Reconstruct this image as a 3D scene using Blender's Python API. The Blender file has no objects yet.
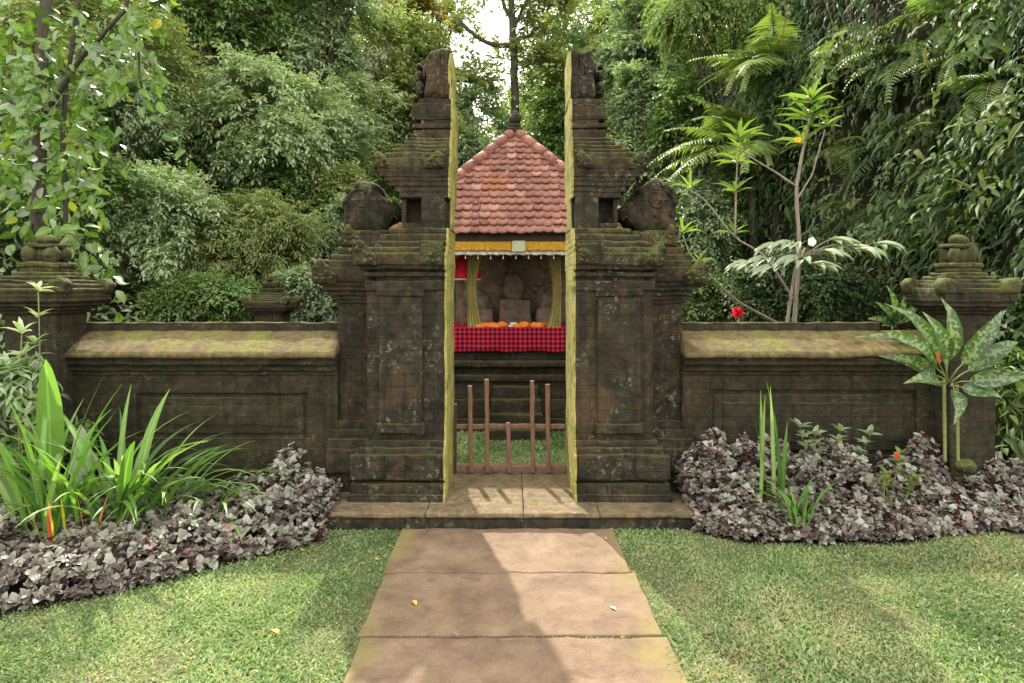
import bpy, math, random
import numpy as np
from mathutils import Vector

R = math.radians
scn = bpy.context.scene
col = scn.collection
rng = np.random.default_rng(11)
random.seed(11)

# ------------------------------------------------------------------ camera
F, CX, CY, H = 683.0, 510.0, 287.0, 1.792
cam_d = bpy.data.cameras.new('camera')
cam = bpy.data.objects.new('camera', cam_d); col.objects.link(cam)
cam.location = (0, 0, H); cam.rotation_euler = (R(90), 0, 0)
cam_d.sensor_width = 36; cam_d.lens = 36 * F / 1024
cam_d.shift_x = (512 - CX) / 1024; cam_d.shift_y = (CY - 341.5) / 1024
cam_d.clip_start = 0.05; cam_d.clip_end = 600
scn.camera = cam

# ------------------------------------------------------------------ light
SUN_EL, SUN_AZ = 44.5, 14.0          # elevation, degrees left of straight ahead
sdir = Vector((-math.sin(R(SUN_AZ)) * math.cos(R(SUN_EL)), math.cos(R(SUN_AZ)) * math.cos(R(SUN_EL)), math.sin(R(SUN_EL))))
sun_d = bpy.data.lights.new('sun', 'SUN'); sun_d.energy = 4.9; sun_d.angle = R(0.8); sun_d.color = (1.0, 0.93, 0.82)
sun = bpy.data.objects.new('sun', sun_d); col.objects.link(sun)
sun.rotation_euler = sdir.to_track_quat('Z', 'Y').to_euler()
w = bpy.data.worlds.new('World'); scn.world = w; w.use_nodes = True
nt = w.node_tree; nt.nodes.clear()
out = nt.nodes.new('ShaderNodeOutputWorld'); bg = nt.nodes.new('ShaderNodeBackground')
sky = nt.nodes.new('ShaderNodeTexSky'); sky.sky_type = 'NISHITA'; sky.sun_disc = False
sky.sun_elevation = R(SUN_EL); sky.sun_rotation = R(-SUN_AZ)
sky.dust_density = 3.0; sky.air_density = 1.0; sky.ozone_density = 1.0
# thin bright cloud over the sky
tc = nt.nodes.new('ShaderNodeTexCoord'); nz = nt.nodes.new('ShaderNodeTexNoise')
nz.inputs['Scale'].default_value = 1.6; nz.inputs['Detail'].default_value = 6
rmp = nt.nodes.new('ShaderNodeValToRGB'); rmp.color_ramp.elements[0].position = .30; rmp.color_ramp.elements[1].position = .55
rmp.color_ramp.elements[0].color = (.45, .45, .45, 1)
mx = nt.nodes.new('ShaderNodeMix'); mx.data_type = 'RGBA'
mx.inputs[7].default_value = (13.5, 13.2, 12.4, 1)
nt.links.new(tc.outputs['Generated'], nz.inputs['Vector']); nt.links.new(nz.outputs['Fac'], rmp.inputs['Fac'])
nt.links.new(rmp.outputs['Color'], mx.inputs[0]); nt.links.new(sky.outputs[0], mx.inputs[6])
nt.links.new(mx.outputs[2], bg.inputs['Color']); bg.inputs['Strength'].default_value = 0.14
nt.links.new(bg.outputs[0], out.inputs['Surface'])
scn.view_settings.view_transform = 'Standard'; scn.view_settings.look = 'None'
scn.view_settings.exposure = 0.88; scn.view_settings.gamma = 1
scn.render.engine = 'CYCLES'
scn.cycles.max_bounces = 6; scn.cycles.transparent_max_bounces = 4
scn.cycles.diffuse_bounces = 4; scn.cycles.glossy_bounces = 2

def at(px, py, Y):
    return np.array([(px - CX) / F * Y, Y, H - (py - CY) / F * Y])

# ------------------------------------------------------------------ helpers
def tag(o, label=None, cat=None, group=None, kind=None):
    if label: o['label'] = label
    if cat: o['category'] = cat
    if group: o['group'] = group
    if kind: o['kind'] = kind
    return o

def empty(name, loc=(0, 0, 0), rz=0):
    o = bpy.data.objects.new(name, None); col.objects.link(o)
    o.location = loc; o.rotation_euler = (0, 0, rz); o.empty_display_size = .2
    return o

def link_mesh(name, V, faces_groups, mat, parent=None, rnd=None, uv=None, smooth=True, world=True):
    """faces_groups: list of (n,k) int arrays. V in world space; converted to parent's local space."""
    V = np.asarray(V, dtype=np.float64)
    if parent is not None and world:
        c, s = math.cos(-parent.rotation_euler.z), math.sin(-parent.rotation_euler.z)
        V = V - np.array(parent.location)
        V = np.stack([V[:, 0] * c - V[:, 1] * s, V[:, 0] * s + V[:, 1] * c, V[:, 2]], 1)
    me = bpy.data.meshes.new(name)
    loops = []; starts = []; totals = []; pos = 0
    for f in faces_groups:
        f = np.asarray(f, dtype=np.int32)
        if len(f) == 0: continue
        k = f.shape[1]
        loops.append(f.ravel()); starts.append(pos + np.arange(len(f)) * k); totals.append(np.full(len(f), k)); pos += f.size
    loops = np.concatenate(loops); starts = np.concatenate(starts); totals = np.concatenate(totals)
    me.vertices.add(len(V)); me.vertices.foreach_set('co', V.astype(np.float32).ravel())
    me.loops.add(len(loops)); me.loops.foreach_set('vertex_index', loops.astype(np.int32))
    me.polygons.add(len(starts)); me.polygons.foreach_set('loop_start', starts.astype(np.int32))
    me.polygons.foreach_set('loop_total', totals.astype(np.int32))
    me.update(calc_edges=True)
    if smooth: me.polygons.foreach_set('use_smooth', np.ones(len(starts), dtype=bool))
    if rnd is not None:
        a = me.attributes.new('rnd', 'FLOAT', 'POINT'); a.data.foreach_set('value', np.asarray(rnd, dtype=np.float32))
    if uv is not None:
        a = me.attributes.new('luv', 'FLOAT_VECTOR', 'POINT'); a.data.foreach_set('vector', np.asarray(uv, dtype=np.float32).ravel())
    me.validate()
    me.materials.append(mat)
    o = bpy.data.objects.new(name, me); col.objects.link(o)
    if parent is not None: o.parent = parent
    return o

_K = rng.normal(size=(14, 3)); _K /= np.linalg.norm(_K, axis=1)[:, None]
_PH = rng.uniform(0, 6.28, 14)
def noise(p, scale=1.0, oct=3, off=0.0):
    p = np.asarray(p, dtype=float) * scale + off
    r = 0; a = 1; f = 1.0
    for o in range(oct):
        for i in range(5):
            k = _K[(o * 4 + i) % 14] * f * (1 + .37 * i)
            r = r + a * np.sin(p @ k + _PH[(o * 3 + i) % 14] + 1.7 * np.sin(p @ _K[(i + 7) % 14] * f * .7)) * .3
        a *= .5; f *= 2.1
    return r

class MB:
    """collects vertices and faces of one mesh"""
    def __init__(s): s.V = []; s.F = {3: [], 4: []}; s.n = 0; s.big = []
    def add(s, V, *fs):
        for f in fs:
            f = np.asarray(f)
            if len(f): s.F[f.shape[1]].append(f + s.n)
        s.V.append(np.asarray(V, dtype=float)); s.n += len(V)
    def build(s, name, mat, parent=None, smooth=True):
        V = np.concatenate(s.V); fs = [np.concatenate(f) for f in s.F.values() if f]
        return link_mesh(name, V, fs, mat, parent, smooth=smooth)
    def box(s, x0, x1, y0, y1, z0, z1, r=.008, seg=.05, jit=.003, wear=1.0):
        lo = np.array([min(x0, x1), min(y0, y1), min(z0, z1)]); hi = np.array([max(x0, x1), max(y0, y1), max(z0, z1)])
        r = min(r, .3 * (hi - lo).min())
        ax = []
        for i in range(3):
            n = max(1, int(round((hi[i] - lo[i] - 2 * r) / seg)))
            ax.append(np.concatenate([[lo[i], lo[i] + r * .4], np.linspace(lo[i] + r, hi[i] - r, n + 1), [hi[i] - r * .4, hi[i]]]))
        nx, ny, nz_ = map(len, ax)
        idx = -np.ones((nx, ny, nz_), dtype=int)
        I, J, K = np.meshgrid(range(nx), range(ny), range(nz_), indexing='ij')
        surf = (I == 0) | (I == nx - 1) | (J == 0) | (J == ny - 1) | (K == 0) | (K == nz_ - 1)
        idx[surf] = np.arange(surf.sum())
        P = np.stack([ax[0][I[surf]], ax[1][J[surf]], ax[2][K[surf]]], 1)
        rr = r * (1 + wear * .9 * np.clip(noise(P, 9, 2), -.6, 1.6))[:, None]
        rr = np.minimum(rr, .45 * (hi - lo).min())
        q = np.clip(P, lo + rr, hi - rr); d = P - q; L = np.linalg.norm(d, axis=1)[:, None]
        P = np.where(L > 1e-9, q + d / np.maximum(L, 1e-9) * rr, P)
        if jit:
            P = P + np.stack([noise(P, 14, 2, 3.1), noise(P, 14, 2, 7.7), noise(P, 14, 2, 1.3)], 1) * jit
        fs = []
        def grid(A, flip):
            a, b, c, d_ = A[:-1, :-1].ravel(), A[1:, :-1].ravel(), A[1:, 1:].ravel(), A[:-1, 1:].ravel()
            f = np.stack([a, b, c, d_], 1); fs.append(f[:, ::-1] if flip else f)
        grid(idx[:, :, 0], True); grid(idx[:, :, -1], False)
        grid(idx[:, 0, :], False); grid(idx[:, -1, :], True)
        grid(idx[0, :, :], True); grid(idx[-1, :, :], False)
        s.add(P, np.concatenate(fs))
    def tube(s, pts, rad, n=8, cap=True, jit=0.0):
        pts = np.asarray(pts, dtype=float); m = len(pts)
        rad = np.full(m, rad) if np.isscalar(rad) else np.asarray(rad)
        T = np.gradient(pts, axis=0); T /= np.linalg.norm(T, axis=1)[:, None]
        ref = np.array([0.31, .95, .11]) if abs(T[0][2]) > .7 else np.array([0, 0, 1.])
        A = np.cross(T, ref); A /= np.linalg.norm(A, axis=1)[:, None]; B = np.cross(T, A)
        th = np.linspace(0, 2 * math.pi, n, endpoint=False)
        V = pts[:, None] + rad[:, None, None] * (np.cos(th)[None, :, None] * A[:, None] + np.sin(th)[None, :, None] * B[:, None])
        V = V.reshape(-1, 3)
        if jit: V = V + np.stack([noise(V, 12, 2, 1), noise(V, 12, 2, 5), noise(V, 12, 2, 9)], 1) * jit
        i = np.arange(m - 1)[:, None] * n; j = np.arange(n)[None, :]; k = (j + 1) % n
        f = np.stack([(i + j), (i + k), (i + n + k), (i + n + j)], -1).reshape(-1, 4)
        V = np.concatenate([V, pts[:1], pts[-1:]]); a, b = m * n, m * n + 1
        j = np.arange(n); k = (j + 1) % n
        s.add(V, f, np.concatenate([np.stack([np.full(n, a), k, j], 1), np.stack([np.full(n, b), (m - 1) * n + j, (m - 1) * n + k], 1)]))
    def blob(s, c, r, nu=18, nv=12, amp=.12, sc=6.0, off=0.0, sq=1.0):
        c = np.asarray(c, float); r = np.asarray(r, float) if not np.isscalar(r) else np.full(3, r)
        u = np.linspace(0, 2 * math.pi, nu, endpoint=False); v = np.linspace(0, math.pi, nv)[1:-1]
        U, Vv = np.meshgrid(u, v, indexing='xy')
        def sp(t): return np.sign(t) * np.abs(t) ** sq
        D = np.stack([sp(np.sin(Vv)) * sp(np.cos(U)), sp(np.sin(Vv)) * sp(np.sin(U)), sp(np.cos(Vv))], -1).reshape(-1, 3)
        P = c + D * r
        P = P + D * r * (noise(P, sc, 3, off) * amp)[:, None]
        P = np.concatenate([P, [c + [0, 0, r[2]], c - [0, 0, r[2]]]])
        m = len(v); i = np.arange(m - 1)[:, None] * nu; j = np.arange(nu)[None]; k = (j + 1) % nu
        f = np.stack([i + j, i + nu + j, i + nu + k, i + k], -1).reshape(-1, 4)
        j = np.arange(nu); k = (j + 1) % nu
        s.add(P, f, np.concatenate([np.stack([np.full(nu, m * nu), j, k], 1), np.stack([np.full(nu, m * nu + 1), (m - 1) * nu + k, (m - 1) * nu + j], 1)]))
    def slab(s, outline, y0, y1, r=.012, jit=.005, flipx=False, seg=.03):
        """outline in (x,z) extruded from y0 to y1 with rounded rim: rings shrink toward faces"""
        o = np.asarray(outline, float)
        # resample
        P = []
        for a, b in zip(o, np.roll(o, -1, 0)):
            n = max(1, int(np.linalg.norm(b - a) / seg))
            for t in range(n): P.append(a + (b - a) * t / n)
        P = np.array(P); n = len(P); c = P.mean(0)
        rings = [(y0 + r * .0, .0), (y0, .93), (y0 + r, 1.0), ((y0 + y1) / 2, 1.0), (y1 - r, 1.0), (y1, .93), (y1, 0.0)]
        V = []; 
        steps = [(y0 - r * .6, .30), (y0 - r * .5, .62), (y0, .92), (y0 + r, 1.0), ((y0 + y1) / 2, 1.0), (y1 - r, 1.0), (y1, .92), (y1 + r * .5, .62), (y1 + r * .6, .3)]
        for y, k in steps:
            q = c + (P - c) * k
            V.append(np.stack([q[:, 0], np.full(n, y), q[:, 1]], 1))
        V = np.concatenate(V + [np.array([[c[0], y0 - r * .6, c[1]], [c[0], y1 + r * .6, c[1]]])])
        V = V + np.stack([noise(V, 16, 2, 2), noise(V, 16, 2, 4), noise(V, 16, 2, 6)], 1) * jit
        m = len(steps); i = np.arange(m - 1)[:, None] * n; j = np.arange(n)[None]; k = (j + 1) % n
        f = np.stack([i + j, i + k, i + n + k, i + n + j], -1).reshape(-1, 4)
        j = np.arange(n); k = (j + 1) % n
        t = np.concatenate([np.stack([np.full(n, m * n), k, j], 1), np.stack([np.full(n, m * n + 1), (m - 1) * n + j, (m - 1) * n + k], 1)])
        s.add(V, f, t)

# ------------------------------------------------------------------ materials
def newmat(name):
    m = bpy.data.materials.new(name); m.use_nodes = True
    nt = m.node_tree; nt.nodes.clear()
    return m, nt
def N(nt, t, **kw):
    n = nt.nodes.new(t)
    for k, v in kw.items(): setattr(n, k, v)
    return n
def ramp(nt, fac, stops, interp='LINEAR'):
    r = N(nt, 'ShaderNodeValToRGB'); e = r.color_ramp.elements; r.color_ramp.interpolation = interp
    while len(e) < len(stops): e.new(.5)
    for q, (p, c) in zip(e, stops):
        q.position = p; q.color = (*c, 1) if not np.isscalar(c) else (c, c, c, 1)
    nt.links.new(fac, r.inputs['Fac']); return r.outputs['Color']
def mixc(nt, fac, a, b, mode='MIX'):
    m = N(nt, 'ShaderNodeMix', data_type='RGBA', blend_type=mode)
    for i, v in ((0, fac), (6, a), (7, b)):
        if isinstance(v, bpy.types.NodeSocket): nt.links.new(v, m.inputs[i])
        elif np.isscalar(v): m.inputs[i].default_value = v
        else: m.inputs[i].default_value = (*v, 1)
    return m.outputs[2]
def math_(nt, op, a, b=0.0, clamp=False):
    m = N(nt, 'ShaderNodeMath', operation=op, use_clamp=clamp)
    for i, v in ((0, a), (1, b)):
        if isinstance(v, bpy.types.NodeSocket): nt.links.new(v, m.inputs[i])
        else: m.inputs[i].default_value = v
    return m.outputs[0]
def noisen(nt, vec, scale, detail=4, rough=.6, dist=0.0):
    n = N(nt, 'ShaderNodeTexNoise'); n.inputs['Scale'].default_value = scale; n.inputs['Detail'].default_value = detail
    n.inputs['Roughness'].default_value = rough; n.inputs['Distortion'].default_value = dist
    nt.links.new(vec, n.inputs['Vector']); return n.outputs['Fac']
def finish(nt, color, rough=.8, bump=None, bstr=.5, bdist=.01, spec=.3, trans=0.0, tcol=None):
    o = N(nt, 'ShaderNodeOutputMaterial'); p = N(nt, 'ShaderNodeBsdfPrincipled')
    if isinstance(color, bpy.types.NodeSocket): nt.links.new(color, p.inputs['Base Color'])
    else: p.inputs['Base Color'].default_value = (*color, 1)
    if isinstance(rough, bpy.types.NodeSocket): nt.links.new(rough, p.inputs['Roughness'])
    else: p.inputs['Roughness'].default_value = rough
    p.inputs['Specular IOR Level'].default_value = spec
    if bump is not None:
        b = N(nt, 'ShaderNodeBump'); b.inputs['Strength'].default_value = bstr; b.inputs['Distance'].default_value = bdist
        nt.links.new(bump, b.inputs['Height']); nt.links.new(b.outputs[0], p.inputs['Normal'])
    if trans > 0:
        t = N(nt, 'ShaderNodeBsdfTranslucent'); ms = N(nt, 'ShaderNodeMixShader'); ms.inputs[0].default_value = trans
        if tcol is not None: nt.links.new(tcol, t.inputs['Color'])
        elif isinstance(color, bpy.types.NodeSocket): nt.links.new(color, t.inputs['Color'])
        else: t.inputs['Color'].default_value = (*color, 1)
        nt.links.new(p.outputs[0], ms.inputs[1]); nt.links.new(t.outputs[0], ms.inputs[2]); nt.links.new(ms.outputs[0], o.inputs[0])
    else: nt.links.new(p.outputs[0], o.inputs[0])
    return p

def stone(name, base=(.036, .031, .019), dark=(.008, .007, .005), warm=(.13, .070, .030), moss=(.075, .075, .022), mossamt=.5, lichen=.45, bricks=True, warmamt=.38):
    m, nt = newmat(name)
    g = N(nt, 'ShaderNodeNewGeometry'); P = g.outputs['Position']
    n1 = noisen(nt, P, 3.2, 6, .65, .4); n2 = noisen(nt, P, 14, 6, .7); n3 = noisen(nt, P, 60, 4, .7); n4 = noisen(nt, P, 1.4, 3, .5)
    c = ramp(nt, n2, [(.25, dark), (.5, base), (.75, tuple(min(1, b * 1.7) for b in base))])
    c = mixc(nt, ramp(nt, n1, [(.35, 1.0), (.52, 0.0)]), c, mixc(nt, .65, c, dark))
    # warm stained patches
    n5 = noisen(nt, P, 2.9, 6, .65, .8)
    c = mixc(nt, math_(nt, 'MULTIPLY', ramp(nt, n5, [(.50, 0.0), (.64, 1.0)]), warmamt), c, warm)
    # vertical rain streaks
    mp = N(nt, 'ShaderNodeMapping'); mp.inputs['Scale'].default_value = (22, 22, 1.2); nt.links.new(P, mp.inputs['Vector'])
    st = noisen(nt, mp.outputs[0], 1.0, 4, .6)
    c = mixc(nt, math_(nt, 'MULTIPLY', ramp(nt, st, [(.48, 0.0), (.7, 1.0)]), .55), c, dark)
    # moss, thick on upward faces
    sx = N(nt, 'ShaderNodeSeparateXYZ'); nt.links.new(g.outputs['Normal'], sx.inputs[0])
    up = math_(nt, 'MULTIPLY', math_(nt, 'MULTIPLY', math_(nt, 'MAXIMUM', sx.outputs[2], 0.0), n1), 1.3)
    mm = math_(nt, 'ADD', up, math_(nt, 'MULTIPLY', n1, 1.1)); mm = math_(nt, 'ADD', mm, math_(nt, 'MULTIPLY', n2, .6))
    mm = math_(nt, 'SUBTRACT', mm, 1.32 - mossamt * .5)
    mk = ramp(nt, mm, [(.0, 0.0), (.30, 1.0)])
    mossc = ramp(nt, n3, [(.3, tuple(x * .45 for x in moss)), (.55, moss), (.75, (moss[0] * 1.9, moss[1] * 1.7, moss[2] * 1.4))])
    c = mixc(nt, math_(nt, 'MULTIPLY', mk, .75), c, mossc)
    # pale lichen flecks
    vr = N(nt, 'ShaderNodeTexNoise'); vr.inputs['Scale'].default_value = 26; vr.inputs['Detail'].default_value = 5; vr.inputs['Roughness'].default_value = .75; nt.links.new(P, vr.inputs['Vector'])
    lk = math_(nt, 'MULTIPLY', ramp(nt, vr.outputs['Fac'], [(.55, 0.0), (.62, 1.0)]), ramp(nt, noisen(nt, P, 3.5, 3, .5), [(.48, 0.0), (.6, 1.0)]))
    c = mixc(nt, math_(nt, 'MULTIPLY', lk, lichen), c, (.27, .28, .19))
    h = math_(nt, 'ADD', math_(nt, 'MULTIPLY', n2, .6), math_(nt, 'MULTIPLY', n3, .35))
    h = math_(nt, 'ADD', h, math_(nt, 'MULTIPLY', mk, .25))
    if bricks:
        sp = N(nt, 'ShaderNodeSeparateXYZ'); nt.links.new(P, sp.inputs[0]); cb = N(nt, 'ShaderNodeCombineXYZ')
        nt.links.new(math_(nt, 'ADD', sp.outputs[0], math_(nt, 'MULTIPLY', sp.outputs[1], 1.0)), cb.inputs[0]); nt.links.new(sp.outputs[2], cb.inputs[1])
        wob = N(nt, 'ShaderNodeVectorMath', operation='ADD'); nt.links.new(cb.outputs[0], wob.inputs[0])
        cw = N(nt, 'ShaderNodeCombineXYZ'); nt.links.new(math_(nt, 'MULTIPLY', n1, .03), cw.inputs[0]); nt.links.new(math_(nt, 'MULTIPLY', n1, .02), cw.inputs[1]); nt.links.new(cw.outputs[0], wob.inputs[1])
        b = N(nt, 'ShaderNodeTexBrick'); b.inputs['Scale'].default_value = 1; b.inputs['Brick Width'].default_value = .31; b.inputs['Row Height'].default_value = .093
        b.inputs['Mortar Size'].default_value = .0035; b.inputs['Mortar Smooth'].default_value = .6
        b.inputs['Color1'].default_value = (.85, .85, .85, 1); b.inputs['Color2'].default_value = (1, 1, 1, 1); b.inputs['Mortar'].default_value = (.25, .25, .25, 1)
        nt.links.new(wob.outputs[0], b.inputs['Vector'])
        c = mixc(nt, .3, c, b.outputs['Color'], 'MULTIPLY')
        h = math_(nt, 'SUBTRACT', h, math_(nt, 'MULTIPLY', b.outputs['Fac'], .2))
    finish(nt, c, .92, h, 1.0, .02, .25)
    return m

def leafmat(name, cols, trans=.30, rough=.48, spec=.42, tboost=1.5, rib=.0, vary=.35, blotch=None, under=None):
    m, nt = newmat(name)
    a = N(nt, 'ShaderNodeAttribute', attribute_name='rnd'); uv = N(nt, 'ShaderNodeAttribute', attribute_name='luv')
    g = N(nt, 'ShaderNodeNewGeometry')
    n = len(cols); c = ramp(nt, a.outputs['Fac'], [(i / max(1, n - 1), cc) for i, cc in enumerate(cols)])
    big = noisen(nt, g.outputs['Position'], .9, 3, .5)
    c = mixc(nt, vary, c, ramp(nt, big, [(.3, .45), (.7, 1.55)]), 'MULTIPLY')
    if blotch is not None:
        nb = noisen(nt, g.outputs['Position'], 38, 3, .5)
        s = N(nt, 'ShaderNodeSeparateXYZ'); nt.links.new(uv.outputs['Vector'], s.inputs[0])
        av = math_(nt, 'ABSOLUTE', s.outputs[1]); f = math_(nt, 'SUBTRACT', nb, math_(nt, 'MULTIPLY', av, .16))
        c = mixc(nt, ramp(nt, f, [(.43, 0.0), (.52, .85)]), c, blotch)
    if rib > 0:
        s = N(nt, 'ShaderNodeSeparateXYZ'); nt.links.new(uv.outputs['Vector'], s.inputs[0])
        av = math_(nt, 'ABSOLUTE', s.outputs[1])
        c = mixc(nt, ramp(nt, av, [(.0, rib), (.16, 0.0)]), c, tuple(min(1, x * 2.2 + .03) for x in cols[-1]))
    if under is not None:
        c = mixc(nt, g.outputs['Backfacing'], c, under)
    t = mixc(nt, 1.0, c, (tboost, tboost * 1.15, tboost * .55), 'MULTIPLY')
    finish(nt, c, rough, None, spec=spec, trans=trans, tcol=t)
    return m

def simple(name, c1, c2, scale=20, rough=.7, bstr=.4, bdist=.005, spec=.3, trans=0, stretch=None):
    m, nt = newmat(name); g = N(nt, 'ShaderNodeNewGeometry'); P = g.outputs['Position']
    if stretch:
        mp = N(nt, 'ShaderNodeMapping'); mp.inputs['Scale'].default_value = stretch; nt.links.new(P, mp.inputs['Vector']); P = mp.outputs[0]
    n = noisen(nt, P, scale, 5, .65); c = ramp(nt, n, [(.3, c1), (.7, c2)])
    finish(nt, c, rough, n, bstr, bdist, spec, trans); return m

M = {}
M['stone'] = stone('mossy_stone')
M['stone_cap'] = stone('mossy_stone_cap', mossamt=.95, moss=(.10, .115, .028), base=(.05, .04, .023))
M['stone_wall'] = stone('wall_stone', base=(.036, .031, .017), dark=(.011, .009, .005), mossamt=.55, lichen=.2, warmamt=.15)
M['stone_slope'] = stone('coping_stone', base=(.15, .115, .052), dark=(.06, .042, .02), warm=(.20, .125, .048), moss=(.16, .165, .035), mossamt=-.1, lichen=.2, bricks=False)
M['stone_green'] = stone('very_mossy_stone', base=(.06, .055, .028), moss=(.10, .12, .025), mossamt=1.0, lichen=.3, bricks=False)
M['lime'] = None
def lime():
    m, nt = newmat('yellow_lichen_render'); g = N(nt, 'ShaderNodeNewGeometry'); P = g.outputs['Position']
    a = noisen(nt, P, 6, 6, .7); b = noisen(nt, P, 40, 4, .7); d = noisen(nt, P, 2.2, 4, .6)
    c = ramp(nt, a, [(.28, (.11, .11, .025)), (.45, (.28, .26, .07)), (.6, (.42, .37, .13)), (.78, (.27, .22, .075))])
    c = mixc(nt, ramp(nt, b, [(.58, 0.0), (.72, .7)]), c, (.12, .13, .03))
    c = mixc(nt, ramp(nt, d, [(.55, 0.0), (.72, .55)]), c, (.17, .20, .04))
    sp = N(nt, 'ShaderNodeSeparateXYZ'); nt.links.new(P, sp.inputs[0]); cb = N(nt, 'ShaderNodeCombineXYZ')
    nt.links.new(math_(nt, 'ADD', sp.outputs[1], sp.outputs[0]), cb.inputs[0]); nt.links.new(math_(nt, 'ADD', sp.outputs[2], math_(nt, 'MULTIPLY', a, .04)), cb.inputs[1])
    bk = N(nt, 'ShaderNodeTexBrick'); bk.inputs['Scale'].default_value = 1; bk.inputs['Brick Width'].default_value = .3; bk.inputs['Row Height'].default_value = .093
    bk.inputs['Mortar Size'].default_value = .004; bk.inputs['Mortar Smooth'].default_value = .8
    bk.inputs['Color1'].default_value = (.8, .8, .8, 1); bk.inputs['Color2'].default_value = (1, 1, 1, 1); bk.inputs['Mortar'].default_value = (.4, .4, .35, 1)
    nt.links.new(cb.outputs[0], bk.inputs['Vector']); c = mixc(nt, .55, c, bk.outputs['Color'], 'MULTIPLY')
    e = noisen(nt, P, 3.3, 5, .7, 1.0); c = mixc(nt, ramp(nt, e, [(.56, 0.0), (.68, .75)]), c, (.06, .055, .025))
    finish(nt, c, .95, math_(nt, 'ADD', a, b), .8, .012, .15); return m
M['lime'] = lime()
def paving():
    m, nt = newmat('red_brown_paving'); g = N(nt, 'ShaderNodeNewGeometry'); P = g.outputs['Position']
    a = noisen(nt, P, 3.0, 6, .65); b = noisen(nt, P, 90, 3, .7); d = noisen(nt, P, 9, 6, .75); e = noisen(nt, P, 1.7, 5, .7)
    c = ramp(nt, a, [(.3, (.11, .071, .043)), (.5, (.175, .115, .071)), (.75, (.25, .175, .112))])
    c = mixc(nt, .55, c, ramp(nt, d, [(.3, .62), (.7, 1.3)]), 'MULTIPLY')
    c = mixc(nt, .5, c, ramp(nt, b, [(.3, .65), (.7, 1.35)]), 'MULTIPLY')
    c = mixc(nt, ramp(nt, b, [(.62, 0.0), (.72, .6)]), c, (.06, .04, .03))
    f_ = noisen(nt, P, 260, 2, .6); c = mixc(nt, .5, c, ramp(nt, f_, [(.3, .6), (.7, 1.4)]), 'MULTIPLY')
    st_ = noisen(nt, P, 4.5, 5, .7, 1.2); c = mixc(nt, ramp(nt, st_, [(.56, 0.0), (.66, .5)]), c, (.085, .055, .035))
    # mossy edges: position based
    s = N(nt, 'ShaderNodeSeparateXYZ'); nt.links.new(P, s.inputs[0])
    ed = math_(nt, 'SUBTRACT', math_(nt, 'ABSOLUTE', s.outputs[0]), .56)
    ed = math_(nt, 'MULTIPLY', ed, 3.2); ed = math_(nt, 'ADD', ed, math_(nt, 'MULTIPLY', math_(nt, 'SUBTRACT', e, .5), 2.6))
    mk = math_(nt, 'MULTIPLY', ramp(nt, ed, [(.2, 0.0), (.75, .75)]), ramp(nt, d, [(.3, .5), (.6, 1.0)]))
    c = mixc(nt, mk, c, (.20, .17, .05))
    finish(nt, c, .85, math_(nt, 'ADD', d, b), .5, .006, .3); return m
M['paving'] = paving()
M['sill'] = stone('platform_stone', base=(.19, .14, .08), dark=(.07, .055, .03), warm=(.26, .16, .08), moss=(.13, .13, .035), mossamt=-.7, lichen=.2, bricks=False)
M['wood'] = simple('weathered_wood', (.10, .055, .035), (.27, .15, .10), 8, .75, .6, .004, stretch=(9, 9, 1))
M['dark_wood'] = simple('dark_wood', (.035, .022, .015), (.075, .045, .03), 8, .7)
M['bark'] = simple('bark', (.04, .035, .025), (.12, .10, .075), 14, .95, .9, .03, stretch=(3, 3, .8))
M['pale_bark'] = simple('pale_bark', (.16, .13, .10), (.34, .29, .22), 12, .9, .6, .02, stretch=(3, 3, .8))
M['brown_vine'] = simple('brown_vine', (.07, .04, .025), (.20, .13, .08), 14, .9)
M['green_stem'] = simple('green_stem', (.12, .15, .04), (.24, .26, .09), 30, .6, stretch=(1, 1, 6))
M['soil'] = simple('soil', (.018, .013, .008), (.06, .042, .026), 30, 1.0, 1.0, .03)
M['litter'] = simple('hill_soil', (.012, .012, .006), (.045, .04, .02), 6, 1.0, 1.0, .05)
M['turf'] = simple('turf_soil', (.07, .075, .03), (.20, .16, .085), 35, 1.0, 1.0, .015)
def tilem():
    m, nt = newmat('clay_tile'); a = N(nt, 'ShaderNodeAttribute', attribute_name='rnd'); g = N(nt, 'ShaderNodeNewGeometry'); P = g.outputs['Position']
    c = ramp(nt, a.outputs['Fac'], [(0, (.13, .048, .032)), (.4, (.23, .082, .055)), (.8, (.29, .118, .078)), (.97, (.38, .19, .135)), (1, (.26, .09, .03))])
    n = noisen(nt, P, 8, 6, .7); n2 = noisen(nt, P, 45, 4, .7)
    c = mixc(nt, ramp(nt, n, [(.45, 0.0), (.68, .75)]), c, (.15, .07, .055))
    c = mixc(nt, ramp(nt, n2, [(.52, 0.0), (.68, .6)]), c, (.48, .35, .29))
    finish(nt, c, .75, n2, .5, .006, .3); return m
M['tile'] = tilem()
def cloth(name, c1, c2, sc=30):
    return simple(name, c1, c2, sc, .85, .3, .004, .1)
M['gold_cloth'] = cloth('gold_cloth', (.36, .18, .02), (.60, .34, .05))
M['orange_cloth'] = cloth('orange_cloth', (.55, .13, .02), (.85, .28, .05))
M['white_cloth'] = cloth('white_cloth', (.55, .52, .46), (.8, .77, .7))
M['red_cloth'] = cloth('red_cloth', (.5, .01, .02), (.75, .04, .05))
M['curtain'] = cloth('ochre_curtain', (.22, .18, .06), (.40, .33, .12), 8)
M['pale_green'] = cloth('pale_green_paint', (.34, .38, .24), (.45, .48, .32))
M['yellow_petal'] = cloth('yellow_petal', (.75, .40, .02), (.85, .55, .05))
M['white_petal'] = cloth('white_petal', (.7, .68, .6), (.85, .83, .78))
M['red_petal'] = cloth('red_petal', (.7, .01, .02), (.85, .03, .04))
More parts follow.
